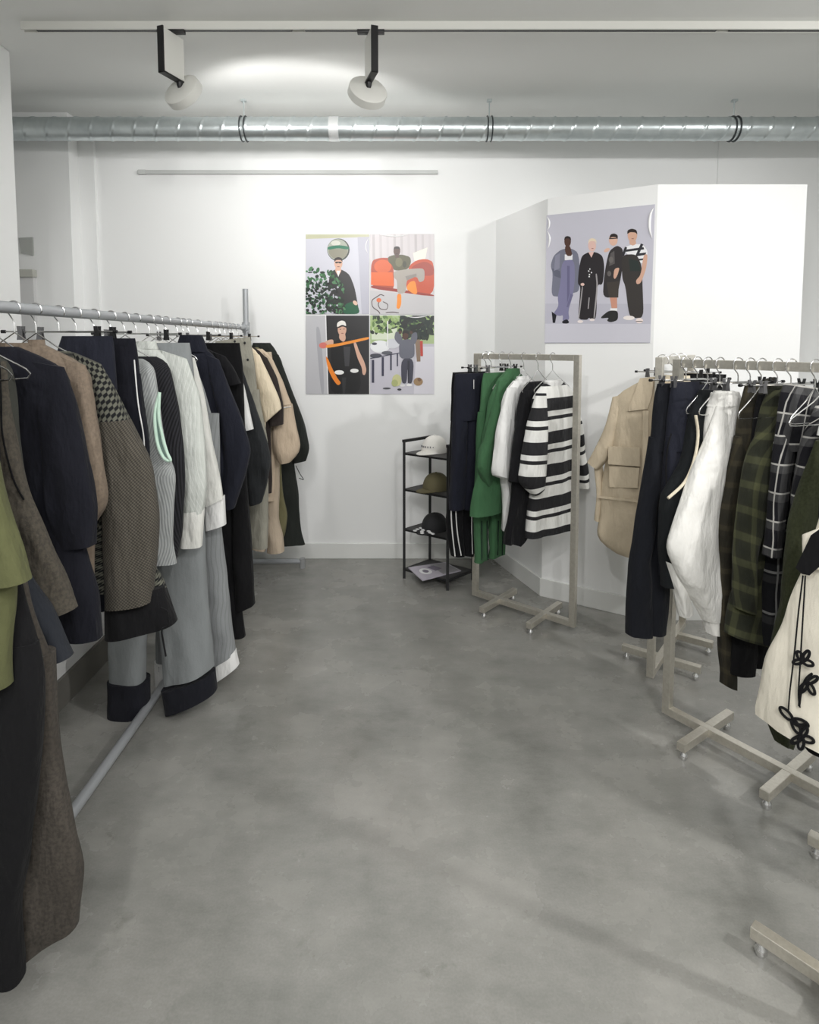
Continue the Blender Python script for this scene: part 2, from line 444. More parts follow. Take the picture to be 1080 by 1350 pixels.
def poster(name, label, quad, frame, bg, shapes, group=None, glare_arcs=()):
    """quad: 3-D corners TL TR BR BL on the wall; frame: image rect or 4 corners of the traced drawing; one flat printed sheet"""
    TL, TR, BR, BL = [Vector(q) for q in quad]
    nrm = (TR-TL).cross(BL-TL).normalized()
    if nrm.y > 0: nrm = -nrm
    o0 = (TL+TR+BR+BL)/4
    t = thing(name, label, 'poster', BL.lerp(BR, .5), 0, group)
    org = t.location.copy()
    if len(frame) == 4 and not isinstance(frame[0], tuple):
        xa, ya, xb, yb = frame; uvf = lambda x, y: ((x-xa)/(xb-xa), (y-ya)/(yb-ya))
    else:
        (ax, ay), (bx_, by), (cx, cy), (dx, dy) = frame
        def uvf(x, y):
            u = v = .5
            for _ in range(12):
                l = ax+(dx-ax)*v; r = bx_+(cx-bx_)*v; u = (x-l)/(r-l)
                tp = ay+(by-ay)*u; bt = dy+(cy-dy)*u; v = (y-tp)/(bt-tp)
            return u, v
    def P(x, y, off):
        u, v = uvf(x, y); u = min(max(u, 0), 1); v = min(max(v, 0), 1)
        return TL.lerp(TR, u).lerp(BL.lerp(BR, u), v)+nrm*off-org
    mats = []; idx = {}
    def mi(rgb):
        if rgb not in idx:
            idx[rgb] = len(mats); mats.append(plain('print_%02x%02x%02x' % rgb, rgb, .28))
        return idx[rgb]
    bm = bmesh.new()
    fr = [TL, TR, BR, BL]
    lo = [bm.verts.new(q-org) for q in fr]; hi = [bm.verts.new(q+nrm*.003-org) for q in fr]
    for f in [bm.faces.new(lo), bm.faces.new(hi)]+[bm.faces.new((lo[i], lo[(i+1) % 4], hi[(i+1) % 4], hi[i])) for i in range(4)]: f.material_index = mi(bg)
    paper = link('sheet', bm, mats[:1], t, smooth=False)
    bm = bmesh.new()
    for k, (rgb, pts) in enumerate(shapes):
        vs = []
        for x, y in rounded(pts):
            p = P(x, y, .0032+.000012*k)
            if not vs or (vs[-1].co-p).length > 1e-5: vs.append(bm.verts.new(p))
        if len(vs) > 2 and (vs[0].co-vs[-1].co).length > 1e-5:
            try: f = bm.faces.new(vs)
            except ValueError: continue
            f.material_index = mi(rgb)
            f.normal_update()
            if f.normal.dot(nrm) < 0: f.normal_flip()
    me = bpy.data.meshes.new('printed_picture'); 
    bmesh.ops.triangulate(bm, faces=[f for f in bm.faces if len(f.verts) > 4])
    bm.to_mesh(me); bm.free()
    for m in mats: me.materials.append(m)
    po = bpy.data.objects.new('printed_picture', me); C.objects.link(po); po.parent = t
    for pts, w in glare_arcs:  # glare along the sheet edges, modelled as thin raised white strips
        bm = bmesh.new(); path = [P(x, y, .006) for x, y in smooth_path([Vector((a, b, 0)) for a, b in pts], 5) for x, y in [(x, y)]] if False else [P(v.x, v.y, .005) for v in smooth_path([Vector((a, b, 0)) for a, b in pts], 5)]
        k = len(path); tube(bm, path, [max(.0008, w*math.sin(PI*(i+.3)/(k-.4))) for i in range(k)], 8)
        link('edge_glare', bm, plain('glare_white', (244, 244, 244), .2), t)
    return t
def wallq(x0, y0, x1_, y1, Y=None):
    Y = YB-.002 if Y is None else Y
    q = []
    for x, y in ((x0, y0), (x1_, y0), (x1_, y1), (x0, y1)):
        u, z = Z(x, y, Y); q.append((u, Y, z))
    return q
# zoom frame: 5.4 px per photo px, origin (390, 290)
def zf(x0, y0, x1_, y1): return wallq(390+x0/5.4, 290+y0/5.4, 390+x1_/5.4, 290+y1/5.4)
rnd = random.Random(3)
def leaves(cols, n, x0, y0, x1_, y1, s0, s1, inside=None):
    out = []
    for _ in range(n):
        x, y = rnd.uniform(x0, x1_), rnd.uniform(y0, y1)
        if inside and not inside(x, y): continue
        a = rnd.uniform(0, PI); out.append((rnd.choice(cols), E(x, y, rnd.uniform(s0, s1), rnd.uniform(s0, s1)*.6, 7, a)))
    return out
skin = (214, 172, 150); dskin = (84, 58, 50); hair = (40, 32, 30)
S = [((206, 206, 216), [(72, 103), (523, 103), (523, 670), (72, 670)]), ((190, 190, 160), [(72, 103), (523, 103), (523, 122), (72, 135)]),
     ((186, 186, 198), [(440, 122), (523, 120), (523, 670), (470, 670)]),
     ((60, 66, 60), E(304, 212, 80, 80, 28)), ((168, 172, 160), E(300, 210, 74, 74, 28)), ((142, 140, 124), [(232, 205), (374, 205), (366, 245), (340, 275), (268, 275), (238, 245)]),
     ((206, 206, 196), E(285, 165, 34, 18)), ((34, 112, 84), [(228, 190), (300, 178), (378, 188), (380, 212), (300, 200), (228, 214)]),
     ((46, 45, 46), [(262, 360), (300, 345), (345, 360), (385, 390), (420, 480), (440, 590), (455, 670), (215, 670), (225, 520), (240, 400)]),
     (skin, [(284, 335), (320, 335), (326, 362), (303, 400), (280, 360)]), ((240, 240, 238), [(290, 360), (318, 360), (304, 404)]),
     (skin, E(304, 308, 29, 42, 18)), (hair, [(274, 300), (276, 272), (304, 262), (331, 272), (334, 300), (322, 284), (288, 284)]), ((30, 30, 34), [(279, 296), (329, 296), (326, 308), (308, 308), (303, 302), (298, 308), (283, 308)]), ((120, 70, 66), E(304, 332, 10, 3, 8)),
     ((30, 90, 62), [(350, 600), (400, 580), (440, 600), (460, 670), (330, 670)]), ((225, 190, 170), E(424, 590, 20, 14, 10, .8))]
S += leaves([(58, 104, 66), (38, 74, 46), (84, 132, 92), (28, 44, 34)], 190, 72, 330, 350, 668, 8, 22, lambda x, y: y > 330+(x-72)*.2+ (0 if x < 260 else (x-260)*1.1))
S += leaves([(26, 30, 30), (40, 48, 44), (186, 186, 196), (30, 60, 44)], 130, 72, 440, 300, 668, 7, 18)
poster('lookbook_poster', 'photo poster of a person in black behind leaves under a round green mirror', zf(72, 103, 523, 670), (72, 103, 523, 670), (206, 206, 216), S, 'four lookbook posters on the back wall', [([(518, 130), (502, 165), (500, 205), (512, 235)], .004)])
S = [((208, 202, 204), [(530, 100), (985, 100), (985, 672), (530, 672)])]
for i in range(9): S.append(((186+8*(i % 3), 180+8*(i % 3), 182+8*(i % 3)), [(545+i*50, 104), (562+i*50, 104), (566+i*50, 300), (548+i*50, 300)]))
S += [((196, 194, 196), [(530, 500), (985, 545), (985, 672), (530, 672)]), ((238, 232, 220), [(835, 235), (938, 195), (920, 290), (845, 290)]),
      ((176, 66, 32), [(536, 290), (600, 268), (680, 270), (700, 370), (700, 510), (536, 486)]), ((214, 92, 36), E(620, 330, 62, 48, 22)), ((196, 72, 30), [(800, 330), (860, 285), (930, 275), (985, 300), (985, 546), (780, 520)]),
      ((226, 100, 34), [(536, 372), (690, 372), (700, 470), (536, 462)]), ((150, 46, 30), [(536, 462), (720, 490), (985, 530), (985, 546), (536, 488)]), ((164, 56, 34), [(820, 330), (920, 290), (985, 330), (985, 400), (830, 390)]),
      ((86, 84, 58), [(655, 262), (700, 248), (760, 246), (815, 262), (822, 300), (800, 352), (700, 362), (686, 320), (660, 300)]), ((112, 108, 78), E(735, 300, 26, 34, 12)), ((60, 60, 42), E(775, 315, 14, 24, 10)),
      ((168, 160, 152), [(694, 366), (780, 350), (900, 342), (918, 360), (916, 430), (880, 445), (862, 400), (790, 420), (785, 520), (722, 525), (722, 430), (700, 410)]), ((140, 134, 128), [(780, 400), (860, 380), (860, 400), (792, 430)]),
      (dskin, E(720, 222, 24, 34, 16)), ((44, 36, 34), [(696, 215), (700, 192), (720, 186), (740, 192), (746, 220), (736, 204), (706, 204)]), ((60, 40, 36), E(720, 240, 9, 3, 8)), (dskin, [(712, 248), (732, 248), (738, 268), (708, 268)]),
      ((242, 142, 36), [(722, 525), (752, 525), (752, 600), (738, 634), (716, 628), (722, 580)]), ((242, 142, 36), [(812, 440), (850, 430), (862, 490), (866, 522), (845, 530), (790, 492), (792, 470)]),
      ((80, 66, 66), stroke([(630, 540), (605, 528), (580, 545), (540, 570), (545, 620), (590, 650), (600, 668)], 7)), ((80, 66, 66), stroke([(600, 570), (585, 600), (600, 635), (650, 640), (658, 600), (620, 580)], 7)), ((80, 66, 66), stroke([(640, 660), (690, 655), (735, 662)], 7)), ((222, 110, 60), E(592, 570, 18, 16, 10))]
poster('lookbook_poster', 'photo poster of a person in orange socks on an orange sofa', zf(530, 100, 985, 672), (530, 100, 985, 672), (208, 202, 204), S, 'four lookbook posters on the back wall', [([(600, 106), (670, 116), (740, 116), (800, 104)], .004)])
S = [((190, 190, 194), [(72, 680), (216, 680), (230, 1240), (72, 1240)]), ((168, 168, 174), [(140, 760), (170, 760), (190, 930), (205, 1240), (180, 1240)]), ((44, 43, 45), [(214, 680), (523, 680), (523, 1240), (232, 1240)]), ((228, 228, 230), [(210, 680), (217, 680), (234, 1240), (226, 1240)]),
     ((30, 30, 32), [(245, 880), (300, 850), (330, 842), (400, 850), (425, 880), (450, 1000), (470, 1240), (240, 1240), (255, 1050)]), (skin, [(312, 800), (350, 800), (358, 845), (340, 870), (308, 845)]),
     (skin, E(330, 780, 31, 44, 18)), ((238, 236, 230), [(292, 765), (296, 730), (325, 714), (352, 722), (362, 758), (330, 744)]), ((40, 36, 36), [(300, 762), (332, 744), (364, 758), (362, 768), (334, 756), (304, 770)]), ((60, 44, 42), E(318, 778, 5, 3, 8)), ((60, 44, 42), E(344, 776, 5, 3, 8)), ((150, 90, 84), E(332, 806, 10, 3, 8)),
     (skin, [(408, 865), (430, 870), (450, 930), (490, 1010), (505, 1070), (492, 1105), (475, 1098), (472, 1050), (440, 985)]), (skin, [(180, 880), (240, 850), (268, 850), (270, 885), (220, 912), (180, 910)]), ((214, 120, 110), E(195, 892, 30, 22, 12)),
     ((240, 150, 60), [(215, 888), (300, 878), (420, 852), (523, 830), (523, 848), (420, 872), (300, 898), (215, 912)]), ((236, 136, 48), [(212, 960), (232, 990), (262, 1060), (300, 1130), (325, 1160), (300, 1180), (262, 1130), (226, 1050)]),
     ((236, 236, 234), E(310, 1084, 34, 16, 16)), ((236, 236, 234), E(418, 1072, 30, 15, 16)), ((64, 64, 68), [(340, 900), (390, 900), (380, 1040), (350, 1040)]), ((52, 52, 54), [(330, 1120), (360, 1120), (350, 1240), (335, 1240)])]
poster('lookbook_poster', 'photo poster of a person in a white cap stretching an orange band', zf(72, 680, 523, 1240), (72, 680, 523, 1240), (190, 190, 194), S, 'four lookbook posters on the back wall')
S = [((196, 194, 204), [(530, 680), (985, 680), (985, 1240), (530, 1240)]), ((170, 190, 140), [(530, 680), (985, 680), (985, 880), (530, 880)]), ((214, 222, 200), [(540, 770), (720, 770), (720, 850), (540, 850)]), ((216, 214, 222), [(860, 900), (985, 900), (985, 1240), (840, 1240)])]
S += leaves([(62, 84, 56), (98, 128, 74), (44, 54, 44), (150, 176, 110)], 130, 530, 680, 985, 800, 12, 28)
S += leaves([(32, 36, 34), (48, 58, 50), (30, 44, 40)], 110, 740, 684, 980, 840, 12, 30)
S += [((232, 234, 236), E(600, 900, 70, 45, 16)), ((206, 208, 214), E(690, 880, 50, 36, 14)), ((70, 72, 82), E(570, 965, 45, 16, 12)), ((90, 92, 100), E(650, 945, 40, 14, 12)), ((80, 80, 90), E(560, 880, 20, 10, 10)), ((240, 240, 240), stroke([(655, 720), (655, 900)], 7)),
      ((140, 118, 100), [(850, 850), (884, 850), (888, 1006), (862, 1006)]), ((190, 70, 62), [(884, 860), (904, 860), (906, 968), (888, 968)])]
for x, w, y0, y1 in ((550, 18, 995, 1158), (620, 16, 975, 1110), (678, 12, 955, 1068), (724, 9, 945, 1040)): S.append(((58, 58, 78), [(x-w/2, y0), (x+w/2, y0), (x+w/2, y1), (x-w/2, y1)]))
S += [((58, 58, 78), stroke([(530, 985), (740, 945)], 6)), ((104, 106, 118), [(735, 880), (760, 850), (820, 846), (846, 880), (846, 985), (738, 988)]), ((104, 106, 118), [(738, 890), (700, 845), (712, 790), (740, 800), (765, 855)]), ((104, 106, 118), [(815, 855), (830, 805), (862, 795), (868, 840), (846, 890)]),
      (dskin, E(780, 822, 22, 30, 14)), ((40, 34, 36), [(756, 815), (760, 790), (782, 782), (802, 790), (806, 815), (782, 802)]), (dskin, E(744, 800, 12, 12, 8)), (dskin, E(822, 800, 12, 12, 8)),
      ((66, 66, 80), [(750, 984), (842, 984), (832, 1160), (800, 1165), (796, 1040), (790, 1165), (752, 1160)]), ((44, 44, 56), [(796, 1000), (812, 1000), (806, 1160), (798, 1160)]), ((236, 236, 236), E(808, 1174, 22, 9, 10)), ((220, 220, 220), E(760, 1178, 20, 9, 10)), ((40, 40, 46), E(738, 1206, 16, 8, 8)), ((70, 70, 76), E(648, 1198, 30, 7, 10)),
      ((196, 196, 142), E(720, 1140, 34, 44, 12)), ((170, 176, 120), E(705, 1160, 24, 26, 10)), ((158, 130, 96), E(872, 1150, 34, 30, 10)), ((120, 92, 70), E(880, 1135, 14, 14, 8))]
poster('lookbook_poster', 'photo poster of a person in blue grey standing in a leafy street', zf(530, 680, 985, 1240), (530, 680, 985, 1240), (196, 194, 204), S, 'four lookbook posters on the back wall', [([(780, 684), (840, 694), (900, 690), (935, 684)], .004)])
# group poster on the bay
ab = math.atan2(P2[1]-P1[1], P2[0]-P1[0]); nb = Vector((math.sin(ab), -math.cos(ab), 0))
def bayq(x, y):
    u, z = on_plane(x, y, P1, ab); return Vector((P1[0]+u*math.cos(ab), P1[1]+u*math.sin(ab), z))+nb*.002
q5 = [bayq(721, 284), bayq(864, 269.5), bayq(857.5, 452), bayq(718.5, 452.5)]
bg5 = (200, 199, 210)
S = [((190, 189, 201), [(115, 900), (960, 900), (950, 1212), (110, 1215)]), ((206, 205, 215), [(115, 1060), (955, 1060), (945, 1205), (110, 1208)]),
     ((120, 122, 138), [(250, 470), (335, 460), (400, 500), (410, 800), (330, 820), (240, 845), (165, 840), (180, 660), (158, 600), (185, 520)]), ((100, 102, 118), [(170, 620), (240, 640), (250, 700), (190, 680)]), ((140, 140, 158), [(200, 520), (240, 500), (236, 620), (190, 640)]),
     ((236, 236, 240), [(280, 510), (345, 510), (345, 552), (280, 556)]), ((130, 128, 160), [(255, 560), (360, 548), (366, 700), (350, 830), (310, 960), (322, 1030), (262, 1040), (268, 990), (240, 1000), (180, 985), (230, 920), (220, 850), (245, 740)]), ((108, 106, 138), [(300, 600), (322, 600), (322, 820), (300, 900)]), ((112, 110, 142), [(352, 830), (310, 930), (296, 925), (330, 820)]),
     ((30, 30, 38), [(170, 962), (212, 992), (200, 1054), (180, 1054)]), ((30, 30, 38), [(258, 1040), (300, 1022), (322, 1050), (300, 1060), (262, 1058)]), (dskin, [(285, 440), (325, 440), (345, 520), (300, 524), (280, 480)]), (dskin, E(304, 408, 28, 42, 18)), ((40, 34, 36), [(274, 400), (280, 372), (304, 364), (330, 374), (334, 404), (318, 384), (290, 384)]),
     ((42, 38, 42), [(420, 520), (475, 490), (540, 490), (590, 520), (604, 610), (590, 750), (545, 745), (540, 1020), (500, 1025), (478, 1010), (468, 1030), (390, 1025), (405, 850), (410, 760), (388, 740), (398, 620)]), ((226, 190, 180), [(475, 490), (520, 488), (500, 534)]), ((226, 190, 180), E(505, 440, 32, 46, 18)), ((232, 216, 190), [(472, 430), (478, 392), (505, 378), (536, 390), (542, 430), (530, 404), (486, 404)]), ((150, 80, 80), E(508, 462, 9, 3, 8)),
     ((168, 164, 166), stroke([(428, 760), (412, 900), (396, 1022)], 9)), ((168, 164, 166), stroke([(538, 660), (548, 760), (520, 1020)], 11)), ((168, 164, 166), stroke([(482, 850), (474, 940)], 8)), ((230, 196, 186), E(428, 746, 16, 12, 10)),
     ((236, 226, 224), E(410, 1042, 24, 12, 10)), ((236, 226, 224), E(505, 1028, 22, 11, 10))]
for x, y in ((487, 624), (478, 640), (500, 652), (484, 668), (482, 684)): S.append(((240, 240, 240), E(x, y, 6, 6, 8)))
S += [((52, 48, 50), [(640, 480), (700, 436), (745, 460), (750, 560), (730, 690), (700, 850), (590, 850), (598, 700), (615, 590)]), ((92, 88, 88), [(650, 500), (680, 480), (684, 580), (640, 600)]), ((110, 106, 104), E(655, 550, 18, 26, 10)), ((104, 100, 98), E(640, 660, 16, 22, 10)), ((140, 136, 132), E(650, 760, 22, 20, 10)), ((66, 60, 56), [(620, 730), (715, 720), (710, 850), (640, 850)]),
     (skin, [(680, 620), (722, 610), (705, 670), (685, 705), (672, 690)]), ((206, 150, 128), [(645, 850), (700, 850), (702, 945), (660, 945)]), ((236, 236, 236), [(648, 935), (702, 935), (702, 955), (648, 955)]), ((42, 42, 42), [(640, 952), (708, 955), (708, 1030), (650, 1050), (620, 1035), (640, 1010), (575, 1018), (580, 1000)]),
     ((224, 184, 164), E(672, 392, 34, 48, 18)), ((40, 34, 32), [(640, 385), (650, 350), (680, 342), (708, 356), (706, 392), (696, 372), (660, 370)]), ((40, 40, 44), stroke([(640, 384), (700, 380)], 8)), ((224, 184, 164), E(622, 474, 26, 14, 10, -.5)),
     ((240, 240, 242), [(760, 450), (830, 425), (900, 430), (935, 490), (905, 580), (860, 570), (770, 500)]), ((46, 46, 52), [(765, 470), (900, 450), (905, 468), (768, 488)]), ((46, 46, 52), [(860, 500), (920, 492), (915, 512), (862, 520)]), ((46, 46, 52), stroke([(862, 550), (905, 545)], 14)), ((46, 46, 52), stroke([(850, 520), (890, 425)], 20)), ((46, 46, 52), stroke([(770, 450), (745, 520)], 18)),
     ((56, 52, 50), [(735, 510), (850, 505), (888, 600), (893, 780), (900, 1010), (820, 1015), (790, 985), (765, 760), (740, 700)]), ((40, 50, 48), [(790, 540), (860, 560), (880, 640), (800, 640)]),
     (skin, [(900, 510), (932, 505), (920, 620), (880, 735), (850, 745), (842, 715), (880, 670)]), (skin, [(798, 390), (840, 390), (848, 425), (820, 440), (795, 425)]), (skin, E(818, 358, 36, 52, 18)), ((44, 34, 32), [(778, 350), (782, 316), (815, 304), (850, 316), (856, 355), (842, 335), (800, 332)]), ((140, 84, 78), E(820, 384, 10, 3, 8)),
     ((240, 232, 228), E(790, 1012, 44, 18, 12)), ((240, 226, 222), E(868, 1034, 28, 22, 12)), ((60, 50, 50), stroke([(842, 1040), (892, 1040)], 6))]
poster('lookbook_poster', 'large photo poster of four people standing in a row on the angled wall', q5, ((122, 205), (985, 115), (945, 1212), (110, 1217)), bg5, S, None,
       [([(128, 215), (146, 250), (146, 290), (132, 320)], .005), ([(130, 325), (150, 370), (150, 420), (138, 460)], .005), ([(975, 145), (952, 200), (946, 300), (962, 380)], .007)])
# ------------------------------------------------------------------ rails and racks
RX = -1.1
RA, RB = (RX, .75), (RX-.005, 4.17)
RZ = 1.66
def rail_z():
    zs = []
    for px, py in ((2, 404), (100, 411.5), (200, 421), (300, 431)):
        d = ray(px, py); t = RX/d.x; zs.append((HC+d.z*t, d.y*t))
    return zs
RZ = sum(z for z, _ in rail_z())/4
rail = thing('clothes_rail', 'long grey white tube clothes rail packed with dark clothes along the partition', 'clothes rail', (RX, 2.4, 0))
def rel(o, p): return Vector(p)-o.location
bm = bmesh.new(); tube(bm, [rel(rail, (RA[0], RA[1], RZ)), rel(rail, (RB[0], RB[1], RZ))], .0165, 20); link('top_tube', bm, rail_metal, rail)
bm = bmesh.new(); tube(bm, [rel(rail, (RA[0], RA[1], .035)), rel(rail, (RB[0], RB[1], .035))], .0185, 20); link('base_tube', bm, rail_metal, rail)
for p, h in ((RA, 1.92), (RB, on_plane(323, 381, (0, RB[1]), 0)[1])):
    bm = bmesh.new(); tube(bm, [rel(rail, (p[0], p[1], .02)), rel(rail, (p[0], p[1], h))], .0185, 20); link('post', bm, rail_metal, rail)
    bm = bmesh.new(); tube(bm, [rel(rail, (p[0], p[1], RZ-.035)), rel(rail, (p[0], p[1], RZ+.035))], .025, 20)
    s = -1 if p is RB else 1
    tube(bm, [rel(rail, (p[0], p[1]-.0, RZ)), rel(rail, (p[0], p[1]+s*.06, RZ))], .024, 20); link('coupling', bm, rail_metal, rail)
    bm = bmesh.new(); tube(bm, [rel(rail, (p[0]-.28, p[1], .045)), rel(rail, (p[0]+.36, p[1], .045))], .017, 16)
    fb = link('foot_tube', bm, rail_metal, rail)
    for dx in (-.28, .36):
        bm = bmesh.new(); tube(bm, [rel(rail, (p[0]+dx, p[1], .066)), rel(rail, (p[0]+dx, p[1], 0))], .021, 16); link('foot_cap', bm, plain('grey_rubber', (150, 152, 152), .6), fb)

RH, RB2 = 1.5, .015
def square_rack(A, B, label, inset=.166, clen=.36):
    A, B = Vector(A), Vector(B); d = B-A; Ln = d.length; ang = math.atan2(d.y, d.x)
    t = thing('garment_rack', label, 'garment rack', (A.x+d.x/2, A.y+d.y/2, 0), ang, 'square steel garment racks')
    s = .032
    for x in (-Ln/2, Ln/2):
        bm = bmesh.new(); box(bm, (x, 0, (RH+.04)/2), (s, s, RH-.04), .002); link('post', bm, brass_nickel, t, smooth=False)
    bm = bmesh.new(); box(bm, (0, 0, RH-s/2), (Ln-s, s, s), .002); link('top_bar', bm, brass_nickel, t, smooth=False)
    bm = bmesh.new(); box(bm, (0, 0, .056), (Ln-s, s, s), .002); link('base_bar', bm, brass_nickel, t, smooth=False)
    for x in (-Ln/2+inset, Ln/2-inset):
        bm = bmesh.new()
        for sg in (-1, 1): box(bm, (x, sg*(clen/4+s/4), .056), (s, clen/2-s/2, s), .002)
        fb = link('foot_bar', bm, brass_nickel, t, smooth=False)
        for y in (-clen/2+.022, clen/2-.022):
            bm = bmesh.new(); lathe(bm, [(.008, .041), (.008, .03), (.0145, .022), (.0155, .01), (.011, 0)], 16)
            for v in bm.verts: v.co += Vector((x, y, 0))
            link('glide', bm, chrome, fb)
    return t
zb_ = .056
def fl(px, py, z=.056): p = on_floor(px, py, z); return Vector((p.x, p.y))
R2n, R2f = fl(755, 822), fl(627, 781)
R3a, _b = fl(880, 935), fl(1080, 1041)
_d = (_b-R3a).normalized(); R3b = R3a+_d*.63
R4n = fl(858, 887); _c = (fl(920, 888)-fl(815, 857)).normalized(); _v = Vector((-_c.y, _c.x)); R4f = R4n+_v*.62
c5a, c5b = fl(992, 1224), fl(1045, 1138); v5 = (c5b-c5a).normalized(); c5 = Vector((v5.y, -v5.x))
k5 = c5a+c5*.2; R5n = k5-v5*.09; R5f = R5n+v5*.63
square_rack(R2f, R2n, 'square steel rack beside the black corner shelf, with the striped long tee')
square_rack(R3a, R3b, 'nearest fully seen steel rack at the right, holding plaid trousers and a white shirt')
square_rack(R4n, R4f, 'steel rack behind the plaid clothes, holding the beige pocket shirt')
square_rack(R5n, R5f, 'steel rack at the bottom right corner, only its base feet and cream jacket in view', .09, .40)

# ------------------------------------------------------------------ hangers
def arc(cx, cz, r, a0, a1, n=14): return [(cx+r*math.cos(math.radians(a0+(a1-a0)*i/n)), 0, cz+r*math.sin(math.radians(a0+(a1-a0)*i/n))) for i in range(n+1)]
WR = .0021
def wire_hanger(O, ang, zb, br, label, group, half=.168, fall=.098, neck=.068, u0=0.0):
    t = thing('wire_hanger', label, 'hanger', (O[0], O[1], zb), ang, group)
    bm = bmesh.new(); r = br+WR+.0006
    tube(bm, arc(0, 0, r, -35, 180)+[(-r*.9, 0, -.012), (-.004, 0, -.032), (0, 0, -.045), (0, 0, -neck)], WR, 8)
    link('hook', bm, chrome, t)
    bm = bmesh.new(); z0 = -neck; z1 = z0-fall
    tube(bm, [(0, 0, z0), (half*.36, 0, z0-fall*.42), (half*.94, 0, z1+.006), (half, 0, z1-.006), (half*.96, 0, z1-.017), (half*.8, 0, z1-.019), (-half*.8, 0, z1-.019), (-half*.96, 0, z1-.017), (-half, 0, z1-.006), (-half*.94, 0, z1+.006), (-half*.36, 0, z0-fall*.42)], WR, 8, closed=True)
    link('shoulder_wire', bm, chrome, t)
    return t
def clip_hanger(O, ang, zb, br, label, group, half=.17, drop=.062, clips=(-.12, .12)):
    t = thing('clip_hanger', label, 'hanger', (O[0], O[1], zb), ang, group)
    bm = bmesh.new(); r = br+WR+.0006
    tube(bm, arc(0, 0, r, -35, 180)+[(-r*.9, 0, -.012), (-.004, 0, -.03), (0, 0, -.04), (0, 0, -drop)], WR, 8); link('hook', bm, chrome, t)
    bm = bmesh.new(); tube(bm, [(-half, 0, -drop), (half, 0, -drop)], .0026, 8); link('rod', bm, chrome, t)
    for s in (-1, 1):
        bm = bmesh.new(); tube(bm, [(s*half, 0, -drop), (s*(half+.012), 0, -drop)], .0055, 10); link('end_cap', bm, black_plastic, t)
    for u in clips:
        bm = bmesh.new()
        for s in (-1, 1):
            vs = [(u-.006, s*.010, -drop+.017), (u+.006, s*.010, -drop+.017), (u+.007, s*.005, -drop-.004), (u+.009, s*.007, -drop-.026), (u-.009, s*.007, -drop-.026), (u-.007, s*.005, -drop-.004)]
            a = [bm.verts.new(v) for v in vs]; b = [bm.verts.new((v[0], v[1]+s*.003, v[2])) for v in vs]
            bm.faces.new(a); bm.faces.new(b)
            for i in range(6): bm.faces.new((a[i], a[(i+1) % 6], b[(i+1) % 6], b[i]))
        tube(bm, [(u-.008, 0, -drop), (u+.008, 0, -drop)], .005, 8)
        link('clip', bm, black_plastic if u > 0 else plain('steel_clip', (120, 120, 122), .3, .7), t)
    return t
# ------------------------------------------------------------------ garments
class Garment:
    def __init__(s, name, label, cat, O, ang, zb, group):
        s.O, s.ang, s.zb = O, ang, zb
        s.t = thing(name, label, cat, (O[0], O[1], zb), ang, group); s.k = .8
    def P(s, x, y):
        u, z = on_plane(x, y, s.O, s.ang); return u, z-s.zb
    def rows(s, rows, b):
        out = []; n = len(rows)
        for i, r in enumerate(rows):
            bb = b[i] if isinstance(b, (list, tuple)) else b
            if len(r) == 2:                   # one visible edge, other side mirrored about the hook
                u, z = s.P(*r); m = -u*s.k
                q = (m, z, u, z) if u > 0 else (u, z, m, z)
            elif len(r) == 3:                 # both edges at one height
                u0, z = s.P(r[0], r[2]); u1, _ = s.P(r[1], r[2]); q = (u0, z, u1, z)
            else:
                u0, z0 = s.P(r[0], r[1]); u1, z1 = s.P(r[2], r[3]); q = (u0, z0, u1, z1)
            out.append(q+(bb,))
        return out
    def part(s, name, rows, mat, b=.03, y0=0.0, mirror=False, raw=False, **kw):
        R = rows if raw else s.rows(rows, b)
        if name == 'sleeve' and not raw: R[0] = R[0][:4]+(R[0][4]*.4,)
        o = link(name, loft(R, y0=y0, **kw), MATS[mat] if isinstance(mat, str) else mat, s.t)
        if mirror:
            R2 = [(-r[2]*s.k, r[3], -r[0]*s.k, r[1], r[4]) for r in R]
            kw2 = dict(kw); kw2['seed'] = kw.get('seed', 0)+50
            link(name, loft(R2, y0=y0, **kw2), MATS[mat] if isinstance(mat, str) else mat, s.t)
        return o
    def cord(s, name, pts, r, mat, y0, parent=None, closed=False, n=5):
        path = [Vector((*s.P(x, y), 0)) for x, y in pts]; path = [Vector((p.x, y0, p.y)) for p in path]
        bm = bmesh.new(); tube(bm, smooth_path(path, n) if len(path) > 2 else path, r, 8, closed)
        return link(name, bm, MATS[mat] if isinstance(mat, str) else mat, parent or s.t)
    def patch(s, name, pts, mat, y0, th=.004, parent=None):
        """a flat stitched-on piece such as a pocket"""
        bm = bmesh.new(); q = [s.P(x, y) for x, y in pts]
        a = [bm.verts.new((u, y0, z)) for u, z in q]; b = [bm.verts.new((u, y0-th, z)) for u, z in q]
        bm.faces.new(a); bm.faces.new(b); k = len(q)
        for i in range(k): bm.faces.new((a[i], a[(i+1) % k], b[(i+1) % k], b[i]))
        uv = bm.loops.layers.uv.new('UVMap')
        for f in bm.faces:
            for lp in f.loops: lp[uv].uv = (lp.vert.co.x, lp.vert.co.z)
        return link(name, bm, MATS[mat] if isinstance(mat, str) else mat, parent or s.t, smooth=False)

